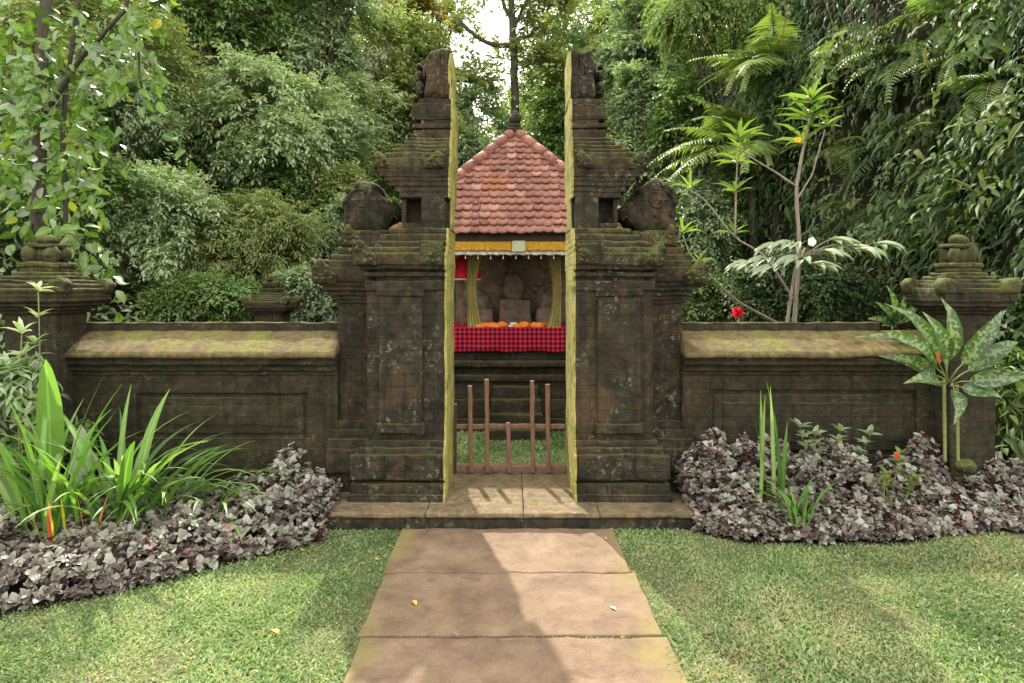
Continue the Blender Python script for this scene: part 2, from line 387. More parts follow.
def checker():
    m, nt = newmat('red_check_cloth'); g = N(nt, 'ShaderNodeNewGeometry'); s = N(nt, 'ShaderNodeSeparateXYZ'); nt.links.new(g.outputs['Position'], s.inputs[0])
    def stripe(v):
        return math_(nt, 'GREATER_THAN', math_(nt, 'FRACT', math_(nt, 'MULTIPLY', v, 1 / .058)), .5)
    k = math_(nt, 'MULTIPLY', math_(nt, 'ADD', stripe(s.outputs[0]), stripe(s.outputs[2])), .5)
    c = ramp(nt, k, [(0, (.62, .03, .06)), (.5, (.26, .012, .03)), (1, (.02, .008, .012))], 'CONSTANT')
    c = ramp(nt, k, [(0, (.52, .022, .05)), (.5, (.22, .010, .026)), (1, (.018, .007, .012))])
    finish(nt, c, .85, None, spec=.1); return m
M['check'] = checker()

# foliage colours (linear); hillside leaves lightened to make up for dim light
M['lf_grey'] = leafmat('leaf_grey_green', [(0.153, 0.209, 0.111), (0.232, 0.297, 0.166), (0.328, 0.390, 0.236)])
M['lf_mid'] = leafmat('leaf_mid_green', [(0.092, 0.144, 0.048), (0.153, 0.231, 0.073), (0.241, 0.310, 0.108)])
M['lf_yel'] = leafmat('leaf_yellow_green', [(0.100, 0.162, 0.034), (0.162, 0.231, 0.055), (0.250, 0.287, 0.083)], trans=.35)
M['lf_olive'] = leafmat('leaf_olive', [(0.145, 0.179, 0.062), (0.233, 0.273, 0.097), (0.354, 0.363, 0.153)])
M['lf_dark'] = leafmat('leaf_dark', [(0.042, 0.070, 0.026), (0.067, 0.108, 0.039), (0.109, 0.152, 0.061)], trans=.22, rough=.6, spec=.25)
M['lf_pale'] = leafmat('leaf_pale', [(0.261, 0.327, 0.184), (0.371, 0.448, 0.258), (0.485, 0.515, 0.354)])
M['lf_shoot'] = leafmat('leaf_shoot', [(.05, .09, .025), (.08, .13, .035), (.12, .17, .05), (.2, .19, .05)], trans=.22, rough=.6, spec=.2)
M['lf_aralia'] = leafmat('leaf_aralia', [(.19, .24, .13), (.25, .30, .19)], trans=.2, vary=.2)
M['lf_rust'] = leafmat('leaf_rust', [(0.104, 0.130, 0.039), (0.221, 0.156, 0.052), (0.468, 0.221, 0.052)], trans=.4)
M['lf_bright'] = leafmat('leaf_bright', [(.035, .09, .018), (.06, .14, .025), (.10, .20, .035), (.12, .22, .035), (.22, .27, .18), (.08, .17, .03), (.10, .19, .03), (.45, .40, .04)], trans=.22, rib=.15, tboost=1.2)
M['lf_purple'] = leafmat('leaf_purple', [(0.060, 0.024, 0.027), (0.110, 0.072, 0.065), (0.180, 0.154, 0.124), (0.270, 0.267, 0.205), (0.340, 0.356, 0.281), (0.260, 0.059, 0.075)], trans=.15, rough=.45, spec=.5, tboost=1.0, under=(.10, .02, .035), vary=.25)
M['lf_strap'] = leafmat('leaf_strap', [(.03, .08, .015), (.08, .18, .025), (.16, .29, .05), (.26, .36, .12)], trans=.3, rib=.3, vary=.1)
M['lf_broad'] = leafmat('leaf_broad_light', [(.13, .26, .04), (.16, .30, .05)], trans=.4, rib=.5, vary=.1)
M['lf_croton'] = leafmat('leaf_croton', [(.12, .18, .03), (.22, .26, .03), (.50, .42, .04), (.55, .28, .04), (.40, .06, .04)], trans=.3, vary=.1)
M['lf_diff'] = leafmat('leaf_variegated', [(.035, .075, .018), (.055, .11, .024)], trans=.2, rough=.35, blotch=(.20, .25, .13), rib=.4, vary=.0)
M['lf_grass'] = leafmat('grass_blade', [(.085, .15, .05), (.19, .28, .105), (.31, .38, .18), (.42, .34, .21)], trans=.3, rough=.5, vary=.45)
M['lf_petal'] = leafmat('red_flower_petal', [(.55, .008, .02), (.75, .02, .04)], vary=0, tboost=1.0)
M['lf_red'] = leafmat('leaf_red', [(.4, .04, .03), (.5, .1, .04)], vary=0)
M['dead_leaf'] = simple('dead_leaf', (.45, .25, .05), (.62, .42, .10), 40, .7)
M['brown_leaf'] = simple('brown_leaf', (.16, .08, .04), (.32, .2, .1), 40, .7)

# ------------------------------------------------------------------ leaves
T8 = np.array([[0, 0, 0], [.33, 0, .0], [.7, 0, -.05], [1, 0, -.2], [.25, 1, .09], [.64, .8, .03], [.25, -1, .09], [.64, -.8, .03]])
F8_3 = np.array([[0, 1, 4], [2, 3, 5], [0, 6, 1], [2, 7, 3]]); F8_4 = np.array([[1, 2, 5, 4], [1, 6, 7, 2]])
T4 = np.array([[0, 0, 0], [.42, 1, .07], [1, 0, -.15], [.42, -1, .07]]); F4_3 = np.array([[0, 2, 1], [0, 3, 2]])
_m = [(0, 0), (.14, .02), (.38, .02), (.62, -.02), (.83, -.09), (1, -.22)]
_s = [(.10, .55, .06), (.32, 1.0, .11), (.58, .88, .07), (.82, .48, -.03)]
T14 = np.array([[a, 0, b] for a, b in _m] + [[a, w_, b] for a, w_, b in _s] + [[a, -w_, b] for a, w_, b in _s])
F14_3 = np.array([[0, 1, 6], [4, 5, 9], [0, 10, 1], [4, 13, 5]])
F14_4 = np.array([[1, 2, 7, 6], [2, 3, 8, 7], [3, 4, 9, 8], [1, 10, 11, 2], [2, 11, 12, 3], [3, 12, 13, 4]])
def nrm(a): return a / np.maximum(np.linalg.norm(a, axis=-1, keepdims=True), 1e-9)
class LB:
    def __init__(s): s.P = []; s.D = []; s.Nn = []; s.L = []; s.W = []; s.r = []
    def add(s, P, D, Nn, L, W, r=None):
        n = len(P); s.P.append(P); s.D.append(nrm(D)); s.Nn.append(Nn)
        s.L.append(np.broadcast_to(L, (n,)).astype(float)); s.W.append(np.broadcast_to(W, (n,)).astype(float))
        s.r.append(rng.random(n) if r is None else np.broadcast_to(r, (n,)))
    def build(s, name, mat, parent=None, fine=True, droop=1.0):
        P, D, Nn = map(np.concatenate, (s.P, s.D, s.Nn)); L, W, r = map(np.concatenate, (s.L, s.W, s.r))
        S = nrm(np.cross(Nn, D)); Nn = np.cross(D, S)
        T = (T14 if fine == 2 else T8 if fine else T4).copy()
        dr = droop * (0.5 + rng.random(len(P)))[:, None, None] 
        V = P[:, None] + L[:, None, None] * T[None, :, :1] * D[:, None] + W[:, None, None] * T[None, :, 1:2] * S[:, None] * .5
        z = np.where(T[:, 2] < 0, T[:, 2], 0)[None, :, None] * dr + np.where(T[:, 2] > 0, T[:, 2], 0)[None, :, None]
        V = V + L[:, None, None] * z * Nn[:, None]
        m = len(T); base = (np.arange(len(P)) * m)[:, None, None]
        if fine == 2: fs = [(F14_3[None] + base).reshape(-1, 3), (F14_4[None] + base).reshape(-1, 4)]
        elif fine: fs = [(F8_3[None] + base).reshape(-1, 3), (F8_4[None] + base).reshape(-1, 4)]
        else: fs = [(F4_3[None] + base).reshape(-1, 3)]
        uv = np.tile(np.stack([T[:, 0], T[:, 1], 0 * T[:, 0]], 1), (len(P), 1))
        return link_mesh(name, V.reshape(-1, 3), fs, mat, parent, rnd=np.repeat(r, m), uv=uv)
def rn(n): return rng.normal(size=(n, 3))
UP = np.array([0, 0, 1.])
def sprays(lb, P, D, k, tw, L, W, droop=.3, spread=.8, flat=.8, jitter=.25):
    """leafy twigs: k leaves alternating along each twig"""
    D = nrm(D); n = len(P)
    S = nrm(np.cross(D, UP + .2 * rn(n))); tone = rng.random(n)
    tw = tw * (0.7 + .6 * rng.random(n))
    for i in range(k):
        t = (i + .6) / k
        pos = P + D * (tw * t)[:, None] - UP * (tw * droop * t * t)[:, None]
        sg = 1 if i % 2 else -1
        if i == k - 1: sg = 0
        d = D * .6 + S * sg * spread + rn(n) * jitter; d[:, 2] -= droop * (.3 + t)
        nn = UP * flat + D * (1 - flat) + rn(n) * .3
        sc = (.75 + .5 * rng.random(n)) * (1 - .25 * abs(t - .5))
        lb.add(pos, d, nn, L * sc, W * sc, np.clip(tone * .7 + rng.random(n) * .3 + .0, 0, 1))
def whorls(lb, P, D, k, L, W, droop=.3, open_=.9):
    D = nrm(D); n = len(P); A = nrm(np.cross(D, rn(n))); B = np.cross(D, A); ph = rng.random(n) * 6.28; tone = rng.random(n)
    for i in range(k):
        th = ph + i * 2.4; o = open_ * (.6 + .4 * i / k)
        d = D * (1 - .6 * o)+ (A * np.cos(th)[:, None] + B * np.sin(th)[:, None]) * o + rn(n) * .1
        d[:, 2] -= droop
        nn = D + UP * .5 + rn(n) * .15
        sc = .7 + .5 * rng.random(n)
        lb.add(P + D * L * .15 * (1 - i / k), d, nn, L * sc, W * sc, np.clip(tone * .6 + .4 * rng.random(n), 0, 1))

def crown_points(c, rad, nl, n, lobe=.45, low=-.5, front=True):
    """points with outward directions on the surfaces of nl lobes spread through an ellipsoid"""
    c = np.asarray(c); rad = np.asarray(rad, float)
    q = rn(nl); q = nrm(q) * (rng.random((nl, 1)) ** .4) * (1 - lobe * .75); q[:, 2] = np.where(q[:, 2] < low, -q[:, 2], q[:, 2])
    nl0 = nl; lc = c + q * rad * 1.06; lr = lobe * (.40 + 1.0 * rng.random(nl) ** 1.3)
    i = rng.integers(0, nl, n * 2); d = nrm(rn(n * 2)); d[:, 2] = np.where(d[:, 2] < -.35, -d[:, 2], d[:, 2])
    depth = 1 - .22 * rng.random((n * 2, 1)) ** 2
    P = lc[i] + d * lr[i][:, None] * rad * depth
    keep = np.ones(len(P), bool)
    for j in range(nl):
        e = np.linalg.norm((P - lc[j]) / rad, axis=1) / lr[j]
        keep &= (e > .72) | (i == j)
    P, d = P[keep][:n], d[keep][:n]
    ext = (rng.random(len(P)) < .13) * rng.random(len(P)) * .30 * rad.min()
    P = P + (d + [0, 0, .3]) * ext[:, None] + d * (noise(P / rad.max(), 4.5, 3) * .24 * rad.min())[:, None] + rn(len(P)) * .035 * rad
    d = nrm(d + .35 * nrm((P - c) / rad))
    return P, d, lc
def branchset(mb, base, lc, r0, forkz=.45, n=6, jit=.0):
    base = np.asarray(base, float); top = lc.mean(0)
    fork = base + (top - base) * forkz + np.array([rng.normal() * .1, 0, 0])
    t = np.linspace(0, 1, 9)[:, None]
    bend = np.sin(t * 3.1) * np.array([rng.normal() * .12, rng.normal() * .1, 0])
    mb.tube(base + (fork - base) * t + bend, np.linspace(r0 * 1.35, r0, 9), 10, jit=jit)
    for k in range(min(n, len(lc))):
        e = lc[k]; t = np.linspace(0, 1, 8)[:, None]
        pts = fork + (e - fork) * t + np.array([0, 0, 1.]) * np.sin(t * 3.14) * .12 * np.linalg.norm(e - fork)
        mb.tube(pts, np.linspace(r0 * .75, r0 * .15, 8), 7, jit=jit)

# ------------------------------------------------------------------ terrain
def sstep(a, b, x): t = np.clip((x - a) / (b - a), 0, 1); return t * t * (3 - 2 * t)
def terrain(x, y):
    x = np.asarray(x, float); y = np.asarray(y, float)
    xc = 4.75 - .06 * (y - 6.5) + .35 * np.sin(y * .9) * sstep(6, 8, y) + 4.0 * sstep(6.2, 3.2, y) * 1.0 + 1.2 * sstep(13, 19, y)
    cliff = 8.5 * sstep(0, 1.9, x - xc) + 3 * sstep(1.5, 14, x - xc)
    cliff = cliff * sstep(3.0, 6.8, y)
    left = 6.5 * sstep(-4.6, -11.5, x) * sstep(6.5, 11, y)
    lback = 5.5 * sstep(11.4, 20, y) * sstep(-1.2, -4.5, x)
    back = 3.0 * sstep(13, 30, y) + 10 * sstep(26, 70, y)
    p = np.stack([x, y, 0 * x], -1)
    h = np.maximum(np.maximum(cliff, left * .8 + lback), 0) + back
    far = sstep(30, 90, np.hypot(x, y)) * 6 * np.clip(noise(p, .05, 2), -.2, 1)
    bump = (noise(p, .5, 3) * .25) * sstep(.1, 2.5, h)
    return h + bump + np.maximum(far, 0)
gx = np.concatenate([-np.geomspace(160, 13, 26), np.linspace(-12, 12, 121), np.geomspace(13, 160, 26)])
gy = np.concatenate([-np.geomspace(160, 5, 20), np.linspace(-4, 24, 141), np.geomspace(25, 200, 26)])
X, Y = np.meshgrid(gx, gy, indexing='ij'); Z = terrain(X, Y)
ncx, ncy = X.shape; I = np.arange(ncx * ncy).reshape(ncx, ncy)
f = np.stack([I[:-1, :-1].ravel(), I[1:, :-1].ravel(), I[1:, 1:].ravel(), I[:-1, 1:].ravel()], 1)
o = link_mesh('ground', np.stack([X, Y, Z], -1).reshape(-1, 3), [f], M['litter']); tag(o, kind='structure')

def sheet(name, poly, z, mat):
    V = np.array([[a, b, z] for a, b in poly]); me = bpy.data.meshes.new(name); me.from_pydata([tuple(v) for v in V], [], [list(range(len(V)))])
    me.materials.append(mat); o = bpy.data.objects.new(name, me); col.objects.link(o); tag(o, kind='structure'); return o
sheet('lawn_soil', [(-4.4, -3), (4.4, -3), (4.4, 5.62), (-4.4, 5.62)], .004, M['turf'])
sheet('courtyard_soil', [(-3.5, 6.1), (3.5, 6.1), (3.5, 10.3), (-3.5, 10.3)], .004, M['turf'])
LBED = np.array([(-4.2, 3.3), (-2.95, 3.62), (-2.74, 3.7), (-2.2, 4.03), (-1.75, 4.42), (-1.3, 4.76), (-1.34, 5.35), (-1.55, 5.6), (-4.2, 5.6)])
RBED = np.array([(1.33, 5.5), (1.36, 4.95), (1.62, 4.74), (2.1, 4.70), (2.7, 4.72), (3.1, 4.85), (3.6, 4.95), (4.3, 4.95), (4.3, 5.55), (1.5, 5.6)])
sheet('soil_bed', [tuple(p) for p in LBED], .008, M['soil']); sheet('soil_bed', [tuple(p) for p in RBED], .008, M['soil'])
def inpoly(P, poly):
    x, y = P[:, 0], P[:, 1]; c = np.zeros(len(P), bool); j = len(poly) - 1
    for i in range(len(poly)):
        xi, yi = poly[i]; xj, yj = poly[j]
        c ^= ((yi > y) != (yj > y)) & (x < (xj - xi) * (y - yi) / (yj - yi + 1e-12) + xi); j = i
    return c

# path slabs with open joints
mb = MB()
ys = [5.012, 4.225, 3.455, 2.68, 1.9, 1.12, .34, -.44, -1.22]
for i, (a, b) in enumerate(zip(ys[:-1], ys[1:])):
    dx = .01 * ((i * 7) % 3 - 1)
    mb.box(-.782 + dx + .012 * i, .762 + dx + .012 * i, b + .009, a - .009, -.03, .026 + .002 * (i % 2), r=.010, seg=.06, jit=.004)
tag(mb.build('path', M['paving']), kind='structure')

# lawn
def lawn(name, n, x0, x1, y0, y1, L0=.0145, excl=True):
    P = np.stack([rng.uniform(x0, x1, n), rng.uniform(y0, y1, n), np.full(n, .003)], 1)
    if excl:
        eg = .768 + .018 * rng.normal(size=n) - .03 * np.clip(noise(P, 4, 3, 2), 0, 1.2)
        jn = np.zeros(n, bool)
        for yj, wj in ((4.225, .5), (3.455, .8), (2.68, .6)): jn |= (np.abs(P[:, 1] - yj) < .012) & (noise(P, 3, 2, yj) > .55 - wj) & (rng.random(n) < .8)
        k = ~((np.abs(P[:, 0]) < eg) & (P[:, 1] < 5.02)) | jn
        k &= ~((np.abs(P[:, 0]) < 1.34) & (P[:, 1] > 5.0))
        k &= ~inpoly(P + rn(n) * .03 * [1, 1, 0], LBED) & ~inpoly(P + rn(n) * .03 * [1, 1, 0], RBED)
        # thin worn patches
        k &= noise(P, 5, 3, 4) * .8 + rng.random(n) * 1.9 > .1
        P = P[k]
    n = len(P); th = rng.random(n) * 6.28; el = rng.uniform(.15, 1.2, n)
    D = np.stack([np.cos(th) * np.cos(el), np.sin(th) * np.cos(el), np.sin(el)], 1)
    L = L0 * (.7 + 1.1 * rng.random(n)) * (1.15 + .35 * noise(P, 3, 2))
    P[:, 2] += rng.random(n) * .012
    lb = LB(); dry = np.clip(.46 + .25 * noise(P, 1.6, 3, 4 ) + .15 * noise(P, 8, 2, 1) + .27 * rng.normal(size=n), 0, 1)
    lb.add(P, D, UP + .4 * rn(n), L, L * .36, dry)
    return lb.build(name, M['lf_grass'], fine=False, droop=1.5)
tag(lawn('lawn_grass', 250000, -3.3, 3.6, 2.7, 5.05), 'short pale green carpet grass either side of the paving slabs', 'grass', kind='stuff')
tag(lawn('courtyard_grass', 45000, -1.7, 1.7, 6.42, 8.35, .026, False), 'sunlit short grass behind the bars, between gate and shrine', 'grass', kind='stuff')

# ------------------------------------------------------------------ gate platform
pl = empty('stone_platform', (0, 5.02, 0)); tag(pl, 'low stone step under both gate towers with mossy front edge', 'platform')
mb = MB(); mb.box(-1.36, 1.36, 5.02, 6.42, -.02, .10, r=.02, seg=.06, jit=.006); mb.build('base', M['stone'], pl)
mb = MB(); 
for a, b in ((-1.375, -.62), (-.617, .10), (.103, .66), (.663, 1.375)): mb.box(a, b, 5.005, 6.44, .098, .133, r=.012, seg=.06, jit=.003)
mb.build('paving_top', M['sill'], pl)

# ------------------------------------------------------------------ gate towers
YC = 5.75; ZP = .131
def over(p):
    a = (CX - p) / F
    for k in (1.0,):
        o = (5.39 * a - 1.1285) / (1 + k * a)
    if o < 0:
        k = .2; o = (5.39 * a - 1.1285) / (1 + k * a)
    else: k = 1.0
    return o, 5.39 - k * o
def zz(py, Y): return H - (py - CY) / F * Y

def build_tower(sgn, label):
    root = empty('gate_tower', (sgn * .9, YC, ZP)); tag(root, label, 'gate tower', 'two halves of the split stone gate')
    def X(x): return -x * sgn      # given x negative for the left half
    inner = MB(); XI = -.515
    def tier(mb, p, y0, y1, r=.010, jit=.004, xi=None, pi=None, plate=True, seg=.045, grow=0):
        """one course of the stack; p = outer pixel column in the photo, y0..y1 pixel rows"""
        o, Yf = over(p); x0 = -1.1285 - o; Yf -= grow
        z1, z0 = zz(y0, Yf), zz(y1, Yf) - .004
        x1 = XI + ((.02 if sgn > 0 else .045) * sstep(1.6, 3.4, np.array(z1)) if xi is None else 0)
        if xi is not None: x1 = xi
        xa, xb = sorted((X(x0), X(float(x1)))); mb.box(xa, xb, Yf, 2 * YC - Yf, z0, z1, r=r, jit=jit, seg=seg)
        if plate and xi is None:
            a, b = sorted((X(float(x1) - .004), X(float(x1) + .014)))
            inner.box(a, b, Yf - .006, 2 * YC - Yf + .004, z0 - .003, z1 + .001, r=.006, jit=.003, seg=.035)
        return x0, Yf, z0, z1
    def front(mb, pa, pb, y0, y1, Y0, dep, rear=None, **kw):
        """raised piece standing dep proud of plane Y0 on the front and the rear"""
        for s_ in (0, 1):
            Yf = Y0 - dep
            xa, xb = sorted((X((pa - CX) / F * Yf), X((pb - CX) / F * Yf)))
            z1, z0 = zz(y0, Yf), zz(y1, Yf)
            if s_ == 0: mb.box(xa, xb, Yf, Y0 + .03, z0, z1, **kw)
            else: (rear or mb).box(xa, xb, 2 * YC - Y0 - .03, 2 * YC - Yf, z0, z1, **kw)
    # --- base
    b = MB()
    tier(b, 347, 495, 504.5); tier(b, 350, 484, 495); tier(b, 366, 479.5, 484.5, r=.004)
    t = tier(b, 352.5, 455, 480.5)
    for pa, pb in ((349.5, 384), (409, 441.5)): front(b, pa, pb, 455.5, 480, t[1], .022, r=.012)
    front(b, 388, 405, 459, 476, t[1], .008, r=.006)
    tier(b, 358, 448, 455); tier(b, 362, 441, 448); tier(b, 368, 434.6, 441)
    b.build('base', M['stone'], root)
    # --- shaft with pilaster
    b = MB(); s0 = tier(b, 367, 284, 434.6, seg=.05); b.build('shaft', M['stone'], root)
    b = MB(); q = MB(); front(b, 379, 422, 296, 424, s0[1], .035, q, r=.008); front(b, 376, 424.5, 424, 434, s0[1], .055, q, r=.010); front(b, 376.5, 424, 289, 296, s0[1], .050, q, r=.006); q.build('pilaster', M['stone'], root)
    b.build('pilaster', M['stone'], root)
    # --- main cornice
    b = MB()
    tier(b, 374 - 9, 281, 290); tier(b, 376, 276, 281, r=.004); tier(b, 364, 272.5, 276, r=.004); tier(b, 374, 269, 272.5, r=.003); tier(b, 359, 264.5, 269)
    b.build('cornice', M['stone'], root)
    b = MB()
    t = tier(b, 356.5, 252, 264.5); tier(b, 361, 246.5, 252); tier(b, 370, 240.5, 246.5); tier(b, 380, 234, 240.5); tier(b, 388, 228, 234)
    front(b, 420, 442, 243, 264, t[1], .02, r=.02, jit=.008)
    front(b, 395, 408, 246, 262, t[1] + .04, .02, r=.012, jit=.006)
    b.build('stepped_roof', M['stone_cap'], root)
    def ear(mb, px0, px1, y0, y1, Yf, depth, left=True):
        """carved corner leaf: rises to a curled point on the outer side"""
        w_ = px1 - px0
        h_ = y1 - y0; pts = [(px0 + .06 * w_, y1), (px0 - .01 * w_, y0 + .55 * h_), (px0 - .07 * w_, y0 + .22 * h_), (px0 + .0 * w_, y0 - .06 * h_), (px0 + .13 * w_, y0 + .12 * h_), (px0 + .27 * w_, y0 - .02 * h_), (px0 + .42 * w_, y0 + .02 * h_), (px0 + .52 * w_, y0 + .2 * h_), (px0 + .66 * w_, y0 + .26 * h_), (px0 + .8 * w_, y0 + .5 * h_), (px1, y0 + .6 * h_), (px1, y1)]
        if not left: pts = [(px0 + px1 - a, b_) for a, b_ in pts][::-1]
        ol = [(X((a - CX) / F * Yf), zz(b_, Yf)) for a, b_ in pts]
        mb = MB(); mb.slab(ol, Yf, Yf + depth, r=.012, jit=.008, seg=.014)
        q = MB(); q.slab(ol, 2 * YC - Yf - depth, 2 * YC - Yf, r=.012); q.build('corner_ornament', M['stone_cap'], root)
        c = ((px0 + .38 * w_) if left else (px1 - .38 * w_)); cy = y0 + .45 * (y1 - y0)
        th = np.linspace(0, 5.2, 16); rr = .26 * w_ * (1 - th / 7)
        mb.tube([(X((c + r_ * math.cos(a) - CX) / F * Yf), Yf - .006, zz(cy + r_ * math.sin(a), Yf)) for a, r_ in zip(th, rr)], .008, 6)
        for dx_, dy_, r_ in ((.12, .35, .10), (.62, .55, .10), (.80, .78, .08), (.22, .80, .10), (.50, .84, .10), (.05, .12, .07)):
            cx_ = (px0 + dx_ * w_) if left else (px1 - dx_ * w_); mb.blob((X((cx_ - CX) / F * Yf), Yf - .004, zz(y0 + dy_ * (y1 - y0), Yf)), (r_ * w_ / 125, .016, r_ * w_ / 110), 10, 8, .3, 25)
        mb.build('corner_ornament', M['stone_cap'], root)
    b = MB(); ear(b, 353, 376, 241, 265, t[1] - .015, .12); ear(b, 424, 442, 243, 265, t[1] - .015, .1, False)
    # --- upper body with niche, moldings that widen upward
    b = MB(); t2 = tier(b, 403, 196, 229, grow=-.16)
    front(b, 421, 444.5, 197, 229, t2[1], .17, r=.008); front(b, 402, 421, 223, 228, t2[1], .15, r=.006); front(b, 402, 406, 197, 223, t2[1], .13, r=.005)
    b.build('upper_body', M['stone'], root)
    b = MB()
    for p, y0, y1 in ((399, 191, 197), (394, 186, 191.5), (388.5, 180.5, 186), (384, 176, 180.5), (379, 171.5, 176), (376.5, 167, 171.5)): tier(b, p, y0, y1, r=.006)
    b.build('upper_cornice', M['stone'], root)
    b = MB(); t = tier(b, 374.5, 157, 167.5)
    tier(b, 383, 152, 157); tier(b, 391, 148.5, 152); tier(b, 398, 144.5, 148.5); tier(b, 404, 141, 144.5); tier(b, 409, 137.5, 141)
    b.build('upper_stepped_roof', M['stone_cap'], root)
    b = MB(); ear(b, 371.5, 392, 150.5, 168, t[1] - .012, .12); ear(b, 424, 445, 149.5, 168, t[1] - .012, .1, False)
    b = MB(); tier(b, 413.5, 130, 138); tier(b, 422, 126.5, 130.5, r=.004); tier(b, 412, 123.5, 127.5, r=.006); tier(b, 421, 119, 123.8, r=.004); tier(b, 414, 103.5, 119.5, r=.014, jit=.006); tier(b, 418.5, 98.5, 103.5, r=.008)
    b.build('neck', M['stone'], root)
    # finial: carved flame with a crouching figure on the outer side
    b = MB(); Yf = 5.56
    ol = [(425, 99), (424, 90), (426, 78), (424.5, 66), (425.5, 55), (430, 50), (437, 51), (440, 49), (446, 47.5), (450, 50), (450.5, 70), (450, 99)]
    b.slab([(X((a - CX) / F * Yf), zz(c, Yf)) for a, c in ol], Yf, Yf + .36, r=.02, jit=.011, seg=.018)
    def bl(px, py, rx, ry, dy=.16, off=0): 
        c = at(px, py, Yf + .18); b.blob((X(c[0]), c[1] , c[2]), (rx / 120, dy, ry / 120), amp=.22, sc=9, off=off)
    bl(421, 91, 5, 9, .13); bl(420.5, 78, 4.5, 7, .12, 2); bl(420, 68, 3.6, 4.2, .09, 4); bl(424, 97, 7, 3, .16, 5); bl(426, 74, 3, 12, .14, 6)
    for k in range(5): 
        c = at(430 + 4 * (k % 3) , 57 + 8 * k, Yf); b.blob((X(c[0]), Yf - .004, c[2]), (.022, .018, .035), nu=10, nv=8, amp=.2)
    for k in range(3):
        xs = 432 + 6 * k
        b.tube([(X((xs + 2.2 * math.sin(t_ * 2.2 + k) - CX) / F * Yf), Yf - .008, zz(95 - 42 * t_, Yf)) for t_ in np.linspace(0, 1, 12)], .009, 6, jit=.004)
    b.build('finial', M['stone'], root)
    a_, b_ = sorted((X(-.496), X(-.476))); inner.box(a_, b_, 5.55, 5.94, 3.30, 3.70, r=.01, jit=.007, seg=.03)
    # --- side wing
    wg = MB(); WY = 5.63
    def wt(mb, p, y0, y1, dY, r=.010, pin=400, seg=.045):
        Yf = WY - dY; x0 = (p - CX) / F * Yf; z1, z0 = zz(y0, Yf), zz(y1, Yf) - .004
        xa, xb = sorted((X(x0), X(-1.0))); mb.box(xa, xb, Yf + .003, 2 * YC - Yf - .003, z0, z1, r=r, seg=seg, jit=.004)
    wt(wg, 329, 473, 496.5, .10); wt(wg, 326, 449, 473, .125); wt(wg, 326.5, 439, 449, .11); wt(wg, 331, 430, 439, .08); wt(wg, 334, 421, 430, .05); 
    wt(wg, 337.5, 303, 421, .0)
    for p, y0, y1, d in ((335, 299, 303, .02), (331, 295, 299, .04), (327, 290, 295, .065), (322, 285.5, 290, .09), (318, 281, 285.5, .11)): wt(wg, p, y0, y1, d, r=.005)
    wg.build('wing', M['stone'], root)
    wg = MB(); wt(wg, 315, 267, 281, .13); wt(wg, 322, 260, 267, .10); wt(wg, 330, 254, 260, .07); wt(wg, 337, 247, 254, .05); wt(wg, 344, 230, 247, .03)
    ear(wg, 311, 336, 259, 284, WY - .15, .14)
    ear(wg, 342, 360, 224, 247, WY - .05, .14)
    wg.build('wing_roof', M['stone_cap'], root)
    # big rounded scroll above the wing
    hp = MB(); Yh = 5.62
    ol = [(344, 232), (342.5, 215), (343, 200), (347.5, 189), (355, 182), (364, 179), (373, 181.5), (379, 187.5), (383, 195), (390, 201), (397, 205), (402, 210), (401, 217), (395, 221), (385, 228), (378, 233)]
    hp.slab([(X((a - CX) / F * Yh), zz(c, Yh)) for a, c in ol], Yh, 2 * YC - Yh, r=.045, jit=.020, seg=.02)
    th = np.linspace(0, 6.6, 30); rr = 14 * (1 - th / 8.5)
    hp.tube([(X((362 + r_ * math.cos(a + 3.3) - CX) / F * Yh), Yh - .018, zz(201 + r_ * .95 * math.sin(a + 3.3), Yh)) for a, r_ in zip(th, rr)], .011, 6, jit=.003)
    for k_ in range(4):
        tt = np.linspace(0, 1, 14); hp.tube([(X((368 + 7 * k_ + 9 * a - CX) / F * Yh), Yh - .016, zz(226 - (24 - 5 * k_) * math.sin(a * 2.2 + .3), Yh)) for a in tt], .009, 6, jit=.003)
    for a in np.linspace(0, 6.28, 9)[:-1]: hp.blob((X((357 + 12.5 * math.cos(a) - CX) / F * Yh), Yh - .012, zz(203 + 17 * math.sin(a), Yh)), (.020, .018, .024), 10, 8, .3, 20)
    hp.build('scroll_ornament', M['stone'], root)
    inner.build('inner_face', M['lime'], root)
    return root
build_tower(1, 'dark mossy stone tower left of the gate opening with warm brown stained shaft')
build_tower(-1, 'dark mossy stone tower right of the gate opening with greener scroll on its outer side')

# ------------------------------------------------------------------ walls
def prism(mb, prof, x0, x1, seg=.06, jit=.004, chip=None):
    """profile (y,z) extruded along x"""
    prof = np.asarray(prof, float); P = []
    for a, b in zip(prof, np.roll(prof, -1, 0)):
        n = max(1, int(np.linalg.norm(b - a) / .04))
        for t in range(n): P.append(a + (b - a) * t / n)
    P = np.array(P); n = len(P); m = max(2, int(abs(x1 - x0) / seg))
    xs = np.linspace(x0, x1, m)
    V = np.zeros((m, n, 3)); V[:, :, 0] = xs[:, None]; V[:, :, 1:] = P[None]
    V = V.reshape(-1, 3); 
    if chip is not None: V = chip(V)
    V = V + np.stack([0 * V[:, 0], noise(V, 8, 3, 2), noise(V, 8, 3, 5)], 1) * jit
    c = P.mean(0); V = np.concatenate([V, [[x0, *c], [x1, *c]]])
    i = np.arange(m - 1)[:, None] * n; j = np.arange(n)[None]; k = (j + 1) % n
    f = np.stack([i + j, i + n + j, i + n + k, i + k], -1).reshape(-1, 4)
    j = np.arange(n); k = (j + 1) % n
    mb.add(V, f, np.concatenate([np.stack([np.full(n, m * n), j, k], 1), np.stack([np.full(n, m * n + 1), (m - 1) * n + k, (m - 1) * n + j], 1)]))
